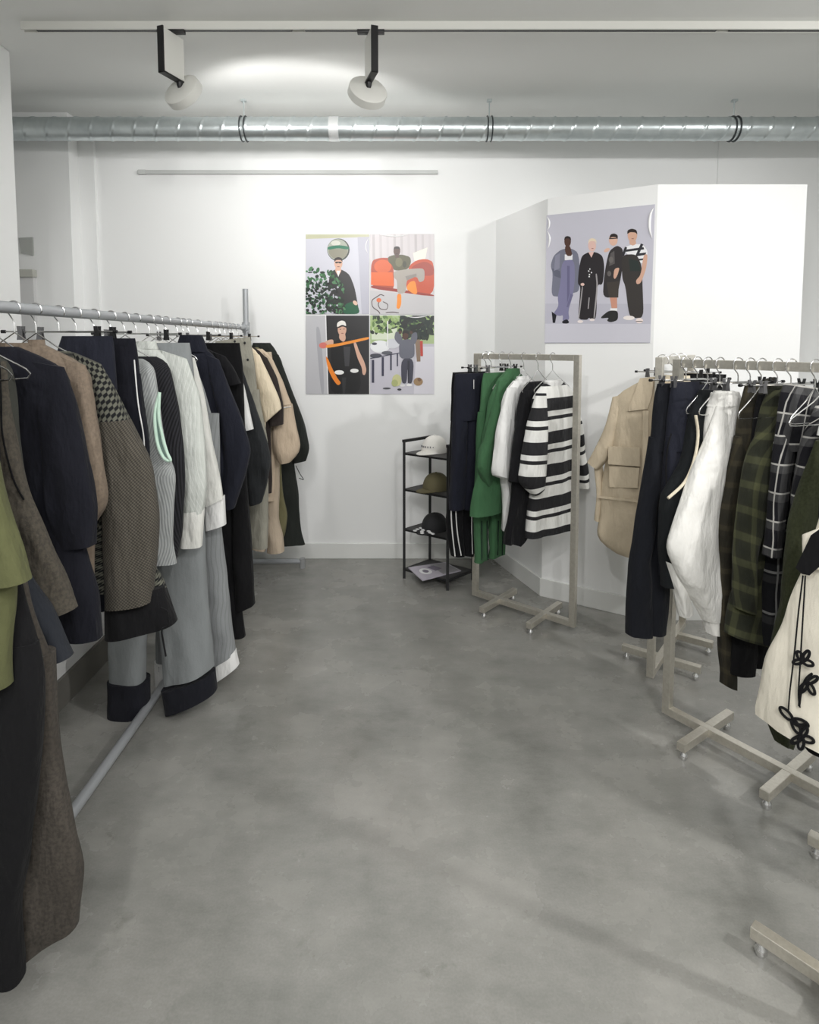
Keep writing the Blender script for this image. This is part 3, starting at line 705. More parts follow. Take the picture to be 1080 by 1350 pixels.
# cloths
M('olive_lime', (88, 90, 60)); M('black', (15, 15, 17)); M('brown_grey', (72, 67, 61), 'fleck', (60, 56, 51)); M('slate', (40, 43, 49))
M('olive_grey', (60, 61, 56)); M('taupe_grey', (82, 77, 68), 'fleck', (68, 64, 58)); M('navy_black', (19, 20, 28)); M('taupe', (120, 107, 93), 'fleck', (110, 98, 86))
M('leaf_knit', (22, 23, 24), 'leaf', (96, 96, 86), period=.03); M('flecked', (94, 89, 80), 'weave', (46, 44, 40), period=.010)
M('navy', (29, 31, 41)); M('grey_marl', (172, 175, 174), 'rib', (140, 143, 143), period=.01); M('mint', (198, 224, 207)); M('mint_lining', (112, 134, 126))
M('black_rib', (22, 22, 25), 'rib', (46, 46, 50), period=.012); M('shirt_grey', (198, 202, 196), 'pin', (210, 213, 208), period=.016); M('shirt_white', (226, 226, 220))
M('grey_wool', (136, 140, 141), wr=.25); M('grey_pin', (142, 145, 146), 'pin', (126, 129, 130), period=.02, wr=.25); M('dark_denim', (30, 31, 38)); M('off_white', (226, 226, 224))
M('charcoal', (42, 44, 46)); M('grey_beige', (150, 148, 136)); M('cream', (224, 210, 184)); M('dark_brown', (50, 44, 42)); M('beige', (196, 178, 156)); M('beige_cargo', (188, 172, 152)); M('olive', (112, 108, 80)); M('black_olive', (38, 41, 38))
M('track_black', (15, 15, 18)); M('navy2', (28, 30, 41)); M('green', (64, 102, 70), wr=.5); M('green_trim', (24, 40, 34)); M('white_tee', (228, 228, 226)); M('black_tee', (18, 18, 21))
M('striped', (226, 226, 222), 'stripes', c2=(40, 40, 42), period=.176, stops=[(0, 0.0), (.24, 1.0), (.62, 0.0), (.78, 1.0), (.89, 0.0)])
M('linen_beige', (196, 182, 158), wr=.5); M('vest_black', (22, 25, 27)); M('navy_deep', (20, 22, 28)); M('shirt_crisp', (236, 235, 230), wr=.55); M('ecru', (222, 212, 190))
M('plaid_olive', (40, 38, 31), 'plaid', (74, 68, 52), period=.07, stops=[(0, 0.0), (.3, .15), (.35, .8), (.55, .7), (.6, .1), (1, 0.0)])
M('plaid_green', (36, 38, 30), 'plaid', (84, 86, 60), period=.08, stops=[(0, 0.0), (.3, .1), (.35, .9), (.6, .8), (.64, .1), (1, 0.0)])
M('plaid_mono', (26, 26, 31), 'plaid', (92, 92, 92), (206, 204, 198), period=.085, stops=[(0, 0.0), (.28, .0), (.3, .9), (.62, .9), (.64, 0.0), (1, 0.0)])
M('plaid_dark', (26, 27, 30), 'plaid', (92, 92, 92), (150, 150, 148), period=.13, stops=[(0, 0.0), (.4, .0), (.42, .5), (.58, .5), (.6, 0.0), (1, 0.0)])
M('knit_green', (52, 56, 37), 'fleck', (44, 48, 30)); M('cream_wool', (236, 230, 214), wr=.3); M('braid_black', (18, 18, 20))
LG = 'clothes hanging on the long left rail'; HG = 'hangers on the long left rail'
def on_rail(Y): return (RX-.005*(Y-.75)/3.42, Y)
def L(name, label, cat, Y, clip=False, hl=None, tilt=0.0, hang=True):
    O = on_rail(Y); a = math.radians(tilt)
    if hang:
        if clip: clip_hanger(O, a, RZ, .0165, hl, HG)
        else: wire_hanger(O, a, RZ, .0165, hl, HG)
    return Garment(name, label, cat, O, a, RZ, LG)
g = L('shirt', 'olive yellow short sleeved shirt at the near left edge of the frame', 'shirt', 1.24, hl='wire hanger under the olive yellow shirt, out past the left edge')
g.part('torso', [(-66, 500), (-40, 520), (-12, 560), (4, 700), (14, 800), (13, 905)], 'olive_lime', [.02, .03, .035, .04, .045, .05], seed=1)
g.part('sleeve', [(-60, 520, -24, 524), (-40, 590, -10, 575), (-34, 680, 14, 680), (-30, 768, 43, 762)], 'olive_lime', [.02, .03, .035, .035], y0=-.012, mirror=True, seed=2)
def pants(g, rows_l, rows_r, mat, b, cuff=None, waist=None, seed=0, cm=None, pre=True, y0=0.0, **kw):
    """waist part plus two legs; cuffs as sub-rows of their own colour"""
    bw = max(b) if isinstance(b, list) else b
    if waist: g.part('waist', waist, mat, [bw*.35]+[bw*.8]*(len(waist)-2)+[bw*1.03], seed=seed, y0=y0, fold=.007, **kw)
    for i, rr in enumerate((rows_l, rows_r)):
        if not rr: continue
        q = g.rows(rr, b); a = q[0]
        q = [(a[0]*.97+a[2]*.03, a[1]+.07, a[0]*.03+a[2]*.97, a[3]+.07, bw*.55), (a[0], a[1]+.03, a[2], a[3]+.03, bw*.8)]+q if waist and pre else q
        lg = g.part('leg', q, mat, raw=True, seed=seed+3+i, y0=y0, **kw)
        if cuff: 
            c = g.part('cuff', cuff[i], cm, bw*1.2, seed=seed+3+i, y0=y0, fold=.004); c.parent = lg
g = L('trousers', 'long black trousers reaching the floor at the near left corner', 'trousers', 1.30, True, 'clip hanger of the long black floor length trousers')
pants(g, [(-205, -98, 846), (-208, -92, 890), (-206, -90, 960), (-204, -88, 1050), (-190, -84, 1180), (-180, -80, 1286)], [(-90, 50, 846), (-90, 59, 890), (-80, 57, 980), (-72, 46, 1060), (-66, 27, 1200), (-62, 32, 1286)], 'black', [.03, .04, .04, .04, .04, .04], waist=[(-200, -14, 440), (-200, -10, 470), (-204, -2, 640), (-206, 28, 770), (-208, 54, 872)], seed=4, pre=False)
g = L('trousers', 'wide brown grey trousers with a leg flaring over the floor beside the black pair', 'trousers', 1.37, True, 'clip hanger of the wide brown grey trousers')
pants(g, [(-150, -40, 860), (-160, -40, 1060), (-170, -30, 1260)], [(-36, 70, 860), (-34, 73, 960), (-30, 82, 1030), (-30, 97, 1095), (-30, 109, 1145), (-36, 31, 1100, 106), ][:5]+[(-20, 106, 1180), (-6, 1280, 100, 1222)], 'brown_grey', .038, waist=[(-130, -22, 446), (-132, -14, 500), (-140, 4, 640), (-146, 40, 780), (-148, 70, 885)], seed=8, pre=False)
g = L('jacket', 'slate dark flared jacket with a pointed hem in front of the grey brown sleeve', 'jacket', 1.44, hl='wire hanger under the slate flared jacket')
g.part('torso', [(-58, 486), (-40, 520), (-24, 570), (-6, 640), (26, 740), (40, 868)], 'slate', [.02, .03, .035, .035, .04, .045], seed=12)
g.part('sleeve', [(-74, 530, -34, 532), (-56, 600, -8, 590), (-30, 690, 18, 690), (4, 760, 42, 760), (30, 830, 74, 808), (42, 868, 95, 864)], 'slate', [.02, .025, .03, .03, .032, .034], y0=-.012, mirror=True, seed=13)
g = L('tunic', 'dark olive grey tunic with a brown grey sleeve, nearest one whose shoulder shows', 'tunic', 1.51, hl='wire hanger under the dark olive grey tunic, by the left edge')
g.part('torso', [(-14, 464), (0, 468), (12, 474), (18, 500), (20, 560), (30, 640), (46, 780)], 'olive_grey', [.018, .024, .03, .035, .038, .04, .04], seed=15)
g.part('sleeve', [(-30, 480, 12, 476), (-28, 560, 20, 552), (-12, 640, 36, 628), (14, 700, 64, 692), (38, 760, 86, 752), (62, 810, 103, 799)], 'taupe_grey', [.02, .028, .03, .03, .032, .032], y0=-.012, mirror=True, seed=16)
g.cord('piping', [(17, 476), (19, 520), (21, 570), (34, 624), (48, 652)], .0022, 'black', -.05)
g = L('cardigan', 'navy black cardigan with a wide sleeve beside the taupe knit', 'cardigan', 1.62, hl='wire hanger under the navy black cardigan')
g.part('torso', [(22, 457), (48, 467), (78, 480), (90, 490), (96, 560), (104, 680), (117, 730), (125, 775), (134, 840)], 'navy_black', [.018, .024, .03, .035, .036, .036, .038, .04, .042], seed=18)
g.part('sleeve', [(46, 476, 88, 484), (54, 540, 102, 530), (62, 620, 119, 618), (70, 680, 131, 668), (86, 722, 128, 716)], 'navy_black', [.022, .028, .03, .03, .03], y0=-.014, mirror=True, seed=19)
g = L('sweater', 'taupe brown knit sweater squeezed between the navy cardigan and the herringbone knit', 'sweater', 1.72, hl='wire hanger under the taupe knit sweater')
g.part('torso', [(54, 452), (70, 462), (100, 472), (117, 484), (120, 540), (122, 640), (124, 760)], 'taupe', [.018, .024, .028, .034, .036, .036, .038], seed=21)
g.part('sleeve', [(84, 470, 116, 482), (90, 520, 125, 514), (94, 600, 137, 592), (102, 660, 147, 662), (108, 694, 128, 688)], 'taupe', [.02, .026, .028, .028, .026], y0=-.012, mirror=True, seed=22)
g.part('collar', [(38, 60, 462), (40, 57, 454)][::-1], 'taupe', .02, seed=2, fold=.002)
g = L('sweater', 'black leaf patterned knit sweater with big flecked grey sleeve and black drawcord hem', 'sweater', 1.82, hl='wire hanger under the leaf patterned knit')
g.part('torso', [(90, 463), (112, 470), (136, 480), (148, 520), (150, 620), (160, 700), (200, 745), (216, 776)], 'leaf_knit', [.02, .026, .03, .036, .04, .042, .044, .045], seed=24)
g.part('hem_band', [(142, 216, 772), (140, 226, 800), (141, 841, 232, 820)], 'black', .048, seed=25, fold=.006)
y_ = -.034
yk = g.part('sleeve', [(104, 464, 141, 480), (124, 512, 158, 512), (136, 556, 177, 553)], 'leaf_knit', [.022, .03, .036], y0=y_, mirror=True, seed=26, fold=.004)
g.part('lower_sleeve', [(136, 553, 177, 551), (141, 610, 205, 606), (145, 680, 216, 672), (147, 730, 213, 725), (148, 794, 206, 786)], 'flecked', [.0365, .04, .042, .042, .04], y0=y_, seed=27, fold=.006)
g.cord('drawcord', [(222, 790), (231, 796), (232, 812), (224, 818), (226, 835), (229, 852)], .0028, 'black', -.06)
g = L('trousers', 'navy trousers hung by their waist beside the leaf patterned knit', 'trousers', 1.94, True, 'clip hanger of the navy trousers, black clips near the rail')
pants(g, [(66, 112, 520), (60, 110, 700), (60, 108, 800)], [(110, 152, 520), (112, 160, 700), (110, 160, 800)], 'navy', .03, waist=[(82, 148, 443), (78, 150, 456), (70, 152, 515)], seed=30)
g = L('trousers', 'dark navy trousers with thin pale side piping beside the grey vest', 'trousers', 2.04, True, 'clip hanger of the piped dark navy trousers')
pants(g, [(110, 150, 520), (108, 150, 700), (110, 150, 800)], [(148, 187, 520), (150, 196, 580), (152, 198, 680), (152, 198, 780)], 'navy_black', .03, waist=[(122, 178, 446), (118, 181, 462), (114, 186, 515)], seed=33)
g.cord('side_piping', [(182, 474), (187, 530), (194, 572), (195, 600)], .0022, 'off_white', -.028)
g = L('vest', 'grey ribbed sleeveless vest with mint green armhole trim', 'vest', 2.16, hl='wire hanger under the grey vest with mint trim')
g.part('body', [(188, 473), (198, 477), (204, 483), (208, 510), (214, 560), (222, 600), (231, 618), (230, 668), (228, 716), (233, 742)], 'grey_marl', [.02, .024, .028, .03, .034, .036, .038, .04, .04, .04], seed=36, fold=.006)
ring = [(217, 516), (211, 545), (214, 580), (222, 600), (231, 604), (226, 592), (220, 570), (216, 545)]
g.patch('armhole_lining', [(215, 522), (212, 548), (215, 580), (223, 598), (230, 602), (226, 588), (220, 568), (217, 545)], 'mint_lining', -.040)
g.cord('armhole_trim', ring+ring[:1], .0058, 'mint', -.044)
g = L('top', 'black ribbed knit top peeking out beside the mint trimmed vest', 'top', 2.28, hl='wire hanger under the black ribbed top')
g.part('body', [(206, 470), (215, 473), (222, 478), (230, 510), (237, 545), (243, 590), (244, 668), (241, 703), (232, 738)], 'black_rib', [.02, .024, .028, .032, .034, .036, .036, .038, .038], seed=38, fold=.006)
g = L('shirt', 'pale grey striped shirt with buttoned cuff beside the black ribbed top', 'shirt', 2.39, hl='wire hanger under the pale grey striped shirt')
g.part('torso', [(184, 452), (206, 460), (236, 468), (244, 490), (246, 560), (250, 640), (252, 690)], 'shirt_grey', [.02, .026, .03, .034, .036, .038, .04], seed=40)
sl = g.part('sleeve', [(214, 462, 248, 473), (222, 520, 264, 518), (230, 590, 272, 580), (238, 640, 276, 632), (241, 678, 270, 674)], 'shirt_grey', [.022, .028, .032, .034, .03], y0=-.015, mirror=True, seed=41, fold=.012)
c = g.part('cuff', [(241, 674, 271, 670), (241, 719, 268, 718)], 'shirt_white', .031, y0=-.015, seed=42, fold=.003); c.parent = sl
g.part('collar', [(182, 204, 450), (180, 208, 460)], 'shirt_grey', .024, seed=5, fold=.002)
g = L('trousers', 'wide grey trousers with broad dark turned up cuffs standing over the base tube', 'trousers', 2.49, True, 'clip hanger of the wide grey trousers with dark cuffs')
pants(g, [(150, 206, 690), (146, 200, 780), (145, 193, 850), (147, 192, 897)], [(208, 268, 690), (209, 271, 740), (209, 276, 830), (217, 903, 281, 880)], 'grey_wool', .05, waist=[(170, 250, 452), (164, 254, 480), (150, 268, 680)], seed=44, cm='dark_denim',
      cuff=[[(144, 196, 895), (144, 947, 196, 937)], [(214, 908, 283, 884), (217, 925, 285, 905), (219, 940, 285, 910)]])
g = L('shirt', 'warm white shirt with a crisp cuff beside the navy sweatshirt', 'shirt', 2.62, hl='wire hanger under the warm white shirt')
g.part('torso', [(215, 450), (234, 460), (256, 472), (262, 500), (266, 580), (270, 660)], 'shirt_white', [.02, .026, .03, .034, .036, .04], seed=48)
sl = g.part('sleeve', [(226, 462, 258, 472), (238, 520, 271, 520), (250, 590, 283, 588), (262, 640, 294, 634), (270, 668, 297, 655)], 'shirt_white', [.022, .028, .03, .03, .028], y0=-.012, mirror=True, seed=49, fold=.012)
c = g.part('cuff', [(271, 664, 297, 652), (273, 698, 299, 690)], 'off_white', .029, y0=-.012, seed=50, fold=.003); c.parent = sl
g = L('overalls', 'grey pinstripe bib overalls with a broad white cuff at the floor', 'overalls', 2.71, hl='wire hanger of the pinstripe overalls')
g.part('bib', [(210, 289, 545), (208, 290, 610), (206, 291, 690)], 'grey_pin', [.024, .03, .045], seed=52, fold=.006)
g.cord('strap', [(276, 546), (262, 500), (240, 462)], .009, 'grey_pin', 0)
for i, (rr, cc) in enumerate(([[(210, 246, 690), (206, 244, 800), (206, 242, 880)], [(205, 243, 870), (205, 243, 905)]], [[(250, 291, 690), (256, 302, 790), (266, 885, 310, 860)], [(268, 889, 311, 856), (272, 905, 315, 876)]])):
    lg = g.part('leg', rr, 'grey_pin', .04, seed=53+i); c = g.part('cuff', cc, 'off_white', .042, seed=55, fold=.003); c.parent = lg
g = L('sweatshirt', 'navy sweatshirt with raised collar and a long drooping sleeve', 'sweatshirt', 2.8, hl='wire hanger under the navy sweatshirt with raised collar')
g.part('torso', [(272, 460), (282, 468), (290, 476), (296, 520), (304, 580), (308, 668)], 'navy', [.024, .03, .034, .04, .04, .044], seed=58)
g.part('collar', [(238, 266, 442), (236, 270, 450), (230, 274, 464)], 'navy', [.03, .034, .036], seed=59, fold=.003)
g.part('sleeve', [(270, 466, 290, 474), (282, 514, 304, 512), (292, 556, 321, 552), (296, 590, 333, 592), (296, 626, 326, 622), (292, 672, 311, 668)], 'navy', [.026, .032, .036, .04, .036, .03], y0=-.014, mirror=True, seed=60)
g = L('t_shirt', 'plain black tee showing a short dark sleeve strip behind the navy sweatshirt', 't-shirt', 2.94, hl='wire hanger under the plain black tee')
g.part('torso', [(270, 458), (286, 465), (298, 472), (303, 500), (306, 560), (308, 660)], 'black_tee', [.02, .026, .03, .034, .036, .04], seed=62)
g.part('sleeve', [(282, 464, 298, 470), (292, 488, 310, 486), (300, 510, 318, 505)], 'black_tee', [.022, .028, .028], y0=-.01, mirror=True, seed=63, fold=.004)
g = L('trousers', 'straight black trousers hanging low in front of the far rail end', 'trousers', 3.01, True, 'clip hanger of the straight low black trousers')
pants(g, [(282, 306, 660), (284, 308, 740), (302, 836, 324, 838)], [(307, 327, 660), (309, 333, 740), (312, 806, 336, 796)], 'black', .035, waist=[(268, 316, 452), (266, 320, 480), (280, 327, 655)], seed=65)
g = L('t_shirt', 'white long sleeved tee, a narrow white strip between dark tops', 't-shirt', 3.09, hl='wire hanger under the white long sleeved tee')
g.part('torso', [(282, 456), (296, 463), (308, 474), (312, 500), (312, 560), (312, 640)], 'off_white', [.02, .026, .03, .034, .036, .04], seed=68)
g.part('sleeve', [(294, 462, 309, 474), (304, 500, 320, 499), (314, 540, 328, 534), (321, 568, 335, 565)], 'off_white', [.022, .028, .026, .024], y0=-.01, mirror=True, seed=69, fold=.004)
g = L('jacket', 'charcoal jacket with a wide drooping sleeve beside the grey beige trousers', 'jacket', 3.22, hl='wire hanger under the charcoal jacket')
g.part('torso', [(294, 458), (306, 464), (315, 474), (320, 520), (326, 580), (330, 664)], 'charcoal', [.022, .028, .034, .04, .042, .044], seed=71)
g.part('sleeve', [(300, 464, 315, 471), (312, 526, 334, 524), (322, 582, 353, 580), (324, 610, 359, 604), (326, 640, 353, 640), (330, 666, 346, 661)], 'charcoal', [.026, .034, .038, .04, .036, .03], y0=-.014, mirror=True, seed=72)
g = L('trousers', 'grey beige riveted trousers clipped high by the waistband', 'trousers', 3.4, True, 'clip hanger of the grey beige riveted trousers, standing above the rail end')
pants(g, [(290, 318, 530), (292, 320, 640), (296, 324, 722)], [(320, 343, 530), (324, 353, 580), (328, 354, 640), (331, 353, 722)], 'grey_beige', .035, waist=[(284, 450, 330, 444), (284, 470, 334, 466), (292, 341, 526)], seed=74)
for x, y in ((296, 455), (312, 450), (325, 452), (329, 474)):
    u, z = g.P(x, y); bm = bmesh.new(); lathe(bm, [(.006, 0), (.007, .002), (.003, .004)], 10)
    for v in bm.verts: v.co = Vector((u+v.co.x, -.034-v.co.z, z+v.co.y))
    link('rivet', bm, black_plastic, g.t)
g = L('t_shirt', 'cream tee with a wide elbow length sleeve', 't-shirt', 3.52, hl='wire hanger under the cream tee')
g.part('torso', [(330, 456), (338, 461), (344, 470), (348, 500), (350, 560), (350, 640)], 'cream', [.02, .026, .03, .036, .04, .04], seed=78)
g.part('sleeve', [(330, 462, 343, 468), (338, 500, 356, 496), (344, 530, 370, 527), (350, 557, 372, 538)], 'cream', [.024, .032, .036, .034], y0=-.014, mirror=True, seed=79, fold=.006)
g = L('t_shirt', 'dark brown tee with a black sleeve end tucked behind the cream tee', 't-shirt', 3.6, hl='wire hanger under the dark brown tee')
g.part('torso', [(336, 458), (346, 464), (352, 474), (356, 520), (358, 600), (358, 650)], 'dark_brown', [.02, .026, .03, .034, .036, .036], seed=81)
g.part('sleeve', [(340, 464, 353, 472), (350, 500, 366, 498), (354, 536, 374, 534), (356, 562, 374, 559)], 'dark_brown', [.022, .028, .03, .03], y0=-.01, mirror=True, seed=82, fold=.004)
g = L('hoodie', 'beige hooded jacket with drawcord sleeves gathered at the cuff', 'hoodie', 3.7, hl='wire hanger under the beige hooded jacket')
g.part('torso', [(346, 460), (354, 466), (362, 476), (364, 540), (364, 600), (362, 660)], 'beige', [.024, .03, .036, .044, .046, .046], seed=84)
g.part('sleeve', [(348, 464, 361, 475), (357, 500, 372, 499), (360, 536, 385, 532)], 'beige', [.026, .036, .04], y0=-.014, mirror=True, seed=85)
g.part('lower_sleeve', [(366, 536, 386, 532), (360, 560, 391, 560), (359, 585, 397, 586), (362, 602, 394, 600), (370, 611, 384, 608)], 'beige', [.038, .046, .05, .046, .03], y0=-.014, seed=86, fold=.012)
g.cord('drawcord', [(371, 537), (378, 536), (384, 535), (386, 534)], .003, 'off_white', -.06)
g = L('trousers', 'crumpled beige cargo trousers hanging low at the far rail end', 'trousers', 3.79, True, 'clip hanger of the beige cargo trousers')
pants(g, [(322, 346, 600), (328, 350, 660), (330, 720, 350, 726)], [(347, 368, 600), (348, 369, 650), (350, 367, 685), (352, 374, 710), (352, 728, 375, 726)], 'beige_cargo', .045, waist=[(318, 358, 464), (318, 360, 480), (320, 368, 595)], seed=88)
g = L('shirt', 'olive shirt showing a narrow olive strip beside the beige cargo trousers', 'shirt', 3.87, hl='wire hanger under the olive shirt')
g.part('torso', [(340, 458), (350, 462), (360, 474), (366, 560), (373, 640), (379, 680), (376, 706), (370, 718)], 'olive', [.02, .026, .03, .036, .04, .04, .04, .036], seed=91)
g = L('jacket', 'black olive hooded jacket, last garment at the far end of the rail', 'jacket', 3.98, hl='wire hanger under the black olive jacket at the far end')
g.part('torso', [(352, 456), (364, 462), (372, 476), (378, 540), (390, 620), (394, 670), (396, 690), (402, 718)], 'black_olive', [.026, .032, .038, .044, .046, .046, .046, .046], seed=93)
g.part('hood', [(334, 356, 452), (332, 362, 458), (330, 366, 468)], 'black_olive', [.03, .04, .04], seed=94, fold=.006)
g.part('sleeve', [(356, 461, 368, 468), (368, 516, 385, 514), (378, 562, 402, 559), (384, 594, 409, 591), (388, 610, 404, 607)], 'black_olive', [.028, .038, .042, .044, .034], y0=-.012, mirror=True, seed=95)
g.cord('drawcord', [(392, 612), (397, 622), (402, 630), (396, 628)], .0022, 'black', -.05)

# ------------------------------------------------------------------ rack by the shelf
RZB = RH-.016; RBR = .0235
a2 = math.atan2(R2n.y-R2f.y, R2n.x-R2f.x); AN2 = a2+PI/2
def RK(A, B, ang, grp, hgrp):
    def f(name, label, cat, px, clip=False, hl=None, twist=0.0, half=.168):
        O = bar_at(px, A, B, RZB); a = ang+math.radians(twist)
        if clip: clip_hanger(O, a, RZB, RBR, hl, hgrp, half=half)
        elif hl: wire_hanger(O, a, RZB, RBR, hl, hgrp, half=half)
        g = Garment(name, label, cat, O, a, RZB, grp); g.k = 1.0; return g
    return f
K2 = RK(R2f, R2n, AN2, 'clothes on the rack by the shelf', 'hangers on the rack by the shelf')
g = K2('track_trousers', 'black track trousers with double white side stripes beside the shelf', 'trousers', 641, True, 'clip hanger of the black track trousers, past the rack post', -16)
pants(g, [(596, 612, 560), (592, 610, 640), (590, 607, 690), (596, 733, 610, 732)], [(612, 632, 560), (611, 630, 640), (608, 628, 690), (611, 732, 621, 732)], 'track_black', .03, waist=[(597, 640, 491), (596, 638, 500), (595, 634, 555)], seed=101)
for pts in ([(598, 500), (595, 560), (591, 620), (590, 680), (595, 731)], [(602, 500), (599, 560), (595, 620), (597, 690), (603, 730)], [(617, 665), (617, 700), (618, 728)]):
    g.cord('side_stripe', pts, .0035, 'off_white', -.036)
g = K2('shorts', 'long navy shorts clipped in front of the striped track trousers', 'shorts', 648, True, 'clip hanger of the long navy shorts', -14)
pants(g, [(597, 613, 560), (596, 612, 620), (594, 610, 673)], [(614, 633, 560), (613, 630, 620), (611, 627, 672)], 'navy2', .034, waist=[(599, 640, 493), (598, 638, 502), (597, 634, 555)], seed=105, y0=-.01)
g.cord('drawcord', [(617, 500), (617, 512)], .0018, 'off_white', -.05)
g = K2('trousers', 'green trousers with dark side stripes under the green shirt', 'trousers', 662, True, 'clip hanger of the green trousers', -8)
pants(g, [(630, 646, 560), (627, 644, 660), (626, 643, 742)], [(646, 668, 560), (645, 666, 660), (644, 664, 736)], 'green', .03, waist=[(638, 680, 492), (636, 679, 500), (631, 672, 555)], seed=110)
for pts in ([(629, 685), (629, 736)], [(636, 685), (637, 736)], [(651, 685), (650, 730)], [(657, 685), (656, 730)]): g.cord('side_stripe', pts, .0028, 'green_trim', -.036)
g = K2('shirt', 'green short sleeved shirt hanging before the green trousers', 'shirt', 674, hl='wire hanger under the green shirt', twist=-4)
g.part('torso', [(668, 682, 489), (656, 690, 500), (646, 694, 530), (640, 692, 580), (630, 686, 640), (624, 680, 682)], 'green', [.02, .03, .036, .042, .045, .048], seed=114, fold=.014)
g.part('sleeve', [(654, 502, 668, 500), (640, 560, 660, 548), (628, 594, 654, 590), (623, 616, 652, 622), (637, 640, 650, 634)], 'green', [.026, .036, .04, .04, .03], y0=-.022, seed=115)
g.part('sleeve', [(684, 700, 505), (690, 706, 560), (692, 708, 620)], 'green', [.026, .036, .036], y0=.01, seed=116)
g.part('collar', [(670, 683, 486), (666, 684, 496)], 'green', .026, seed=1, fold=.002)
g = K2('t_shirt', 'plain white tee with wide sleeve beside the green shirt', 't-shirt', 691, hl='wire hanger under the plain white tee')
g.part('torso', [(678, 698, 502), (670, 706, 510), (664, 712, 530), (665, 710, 600), (663, 706, 700)], 'white_tee', [.02, .03, .038, .042, .046], seed=119)
g.part('sleeve', [(665, 511, 676, 510), (652, 570, 672, 566), (645, 623, 668, 624), (648, 626, 666, 632)], 'white_tee', [.026, .034, .038, .038], y0=-.02, seed=120, fold=.006)
g.part('sleeve', [(704, 716, 514), (712, 724, 570), (712, 726, 620)], 'white_tee', [.026, .034, .036], y0=.01, seed=121)
g.part('neckband', [(681, 697, 500), (682, 696, 504)], 'white_tee', .024, seed=1, fold=.001)
g = K2('t_shirt', 'plain black tee between the white tee and the striped tee', 't-shirt', 710, hl='wire hanger under the plain black tee of the middle rack')
g.part('torso', [(697, 716, 504), (690, 724, 512), (684, 730, 540), (680, 726, 610), (677, 720, 650), (668, 718, 716)], 'black_tee', [.02, .03, .038, .04, .044, .046], seed=124, rag=.05)
g.part('sleeve', [(688, 514, 698, 514), (678, 570, 692, 568), (670, 634, 688, 640)], 'black_tee', [.026, .032, .036], y0=-.016, seed=125, fold=.005)
g.part('sleeve', [(720, 733, 518), (726, 740, 570), (726, 742, 630)], 'black_tee', [.026, .034, .036], y0=.01, seed=126)
g = K2('long_tee', 'long white tee with bold black horizontal stripes, nearest on the middle rack', 't-shirt', 729, hl='wire hanger under the black and white striped tee', twist=-6)
g.part('torso', [(718, 742, 506), (708, 752, 514), (702, 757, 530), (704, 756, 600), (702, 755, 650), (696, 710, 753, 692)], 'striped', [.02, .034, .042, .05, .052, .054], seed=129, fold=.012)
g.part('sleeve', [(701, 518, 713, 518), (692, 560, 712, 558), (686, 598, 711, 596), (681, 636, 708, 634), (697, 652, 707, 640)], 'striped', [.03, .04, .044, .044, .03], y0=-.03, seed=130, fold=.006)
g.part('sleeve', [(748, 516, 757, 519), (755, 560, 764, 558), (760, 600, 768, 592), (764, 644, 772, 640)], 'striped', [.026, .034, .036, .036], y0=.0, seed=131)
g.part('neckband', [(718, 741, 504), (720, 739, 509)], 'off_white', .026, seed=1, fold=.001)

# ------------------------------------------------------------------ rack behind: beige shirt
a4 = math.atan2(R4f.y-R4n.y, R4f.x-R4n.x); AN4 = a4-PI/2
K4 = RK(R4n, R4f, AN4, 'clothes on the rear right rack', 'hangers on the rear right rack')
O4 = bar_at(872, R4n, R4f, RZB)
g = K4('shirt', 'beige short sleeved shirt with flap pocket on the rear right rack', 'shirt', 874, hl='wire hanger under the beige pocket shirt')
g.part('torso', [(856, 892, 497), (832, 908, 508), (811, 926, 522), (806, 932, 560), (796, 936, 620), (793, 938, 660), (787, 940, 704), (793, 938, 719), (812, 936, 728)], 'linen_beige', [.02, .034, .04, .045, .048, .05, .052, .05, .045], seed=141, fold=.012)
g.part('sleeve', [(809, 523, 824, 520), (801, 560, 816, 566), (786, 592, 808, 600), (777, 607, 793, 617), ], 'linen_beige', [.028, .038, .042, .042], y0=-.012, seed=142)
c = g.part('lower_sleeve', [(783, 612, 793, 618), (788, 650, 796, 655), (784, 684, 792, 688)], 'linen_beige', [.03, .034, .03], y0=.01, seed=143)
g.part('sleeve', [(916, 930, 524), (924, 944, 570), (930, 952, 615)], 'linen_beige', [.028, .038, .042], y0=-.012, seed=144)
g.patch('pocket', [(809, 612), (848, 614), (846, 640), (809, 639)], 'linen_beige', -.058)
g.patch('pocket_flap', [(808, 586), (849, 588), (849, 612), (808, 609)], 'linen_beige', -.058, .008)
g.patch('collar', [(832, 541), (848, 498), (866, 496), (864, 520), (858, 538)], 'linen_beige', -.044, .007)
g.patch('placket', [(853, 540), (860, 540), (857, 720), (850, 726)], 'linen_beige', -.056, .004)
g.patch('hem_seam', [(794, 650), (846, 656), (846, 659), (794, 653)], 'linen_beige', -.056, .004)
g = K4('trousers', 'ecru trousers whose pale hem shows below the black vest', 'trousers', 889, True, 'clip hanger of the ecru trousers, its rod end past the rack post', 0)
pants(g, [(862, 888, 620), (866, 888, 700), (872, 887, 794)], [(889, 912, 620), (889, 908, 700), (888, 903, 792)], 'ecru', .04, waist=[(866, 910, 494), (864, 911, 504), (862, 912, 615)], seed=146)
g = K4('trousers', 'folded black trousers clipped at the far end of the rear right rack', 'trousers', 899, True, 'clip hanger of the folded black trousers on the rear rack')
pants(g, [(886, 915, 560), (890, 914, 660), (892, 914, 740)], [(916, 946, 560), (916, 942, 660), (915, 938, 740)], 'black', .035, waist=[(900, 958, 492), (896, 957, 500), (886, 948, 555)], seed=149)

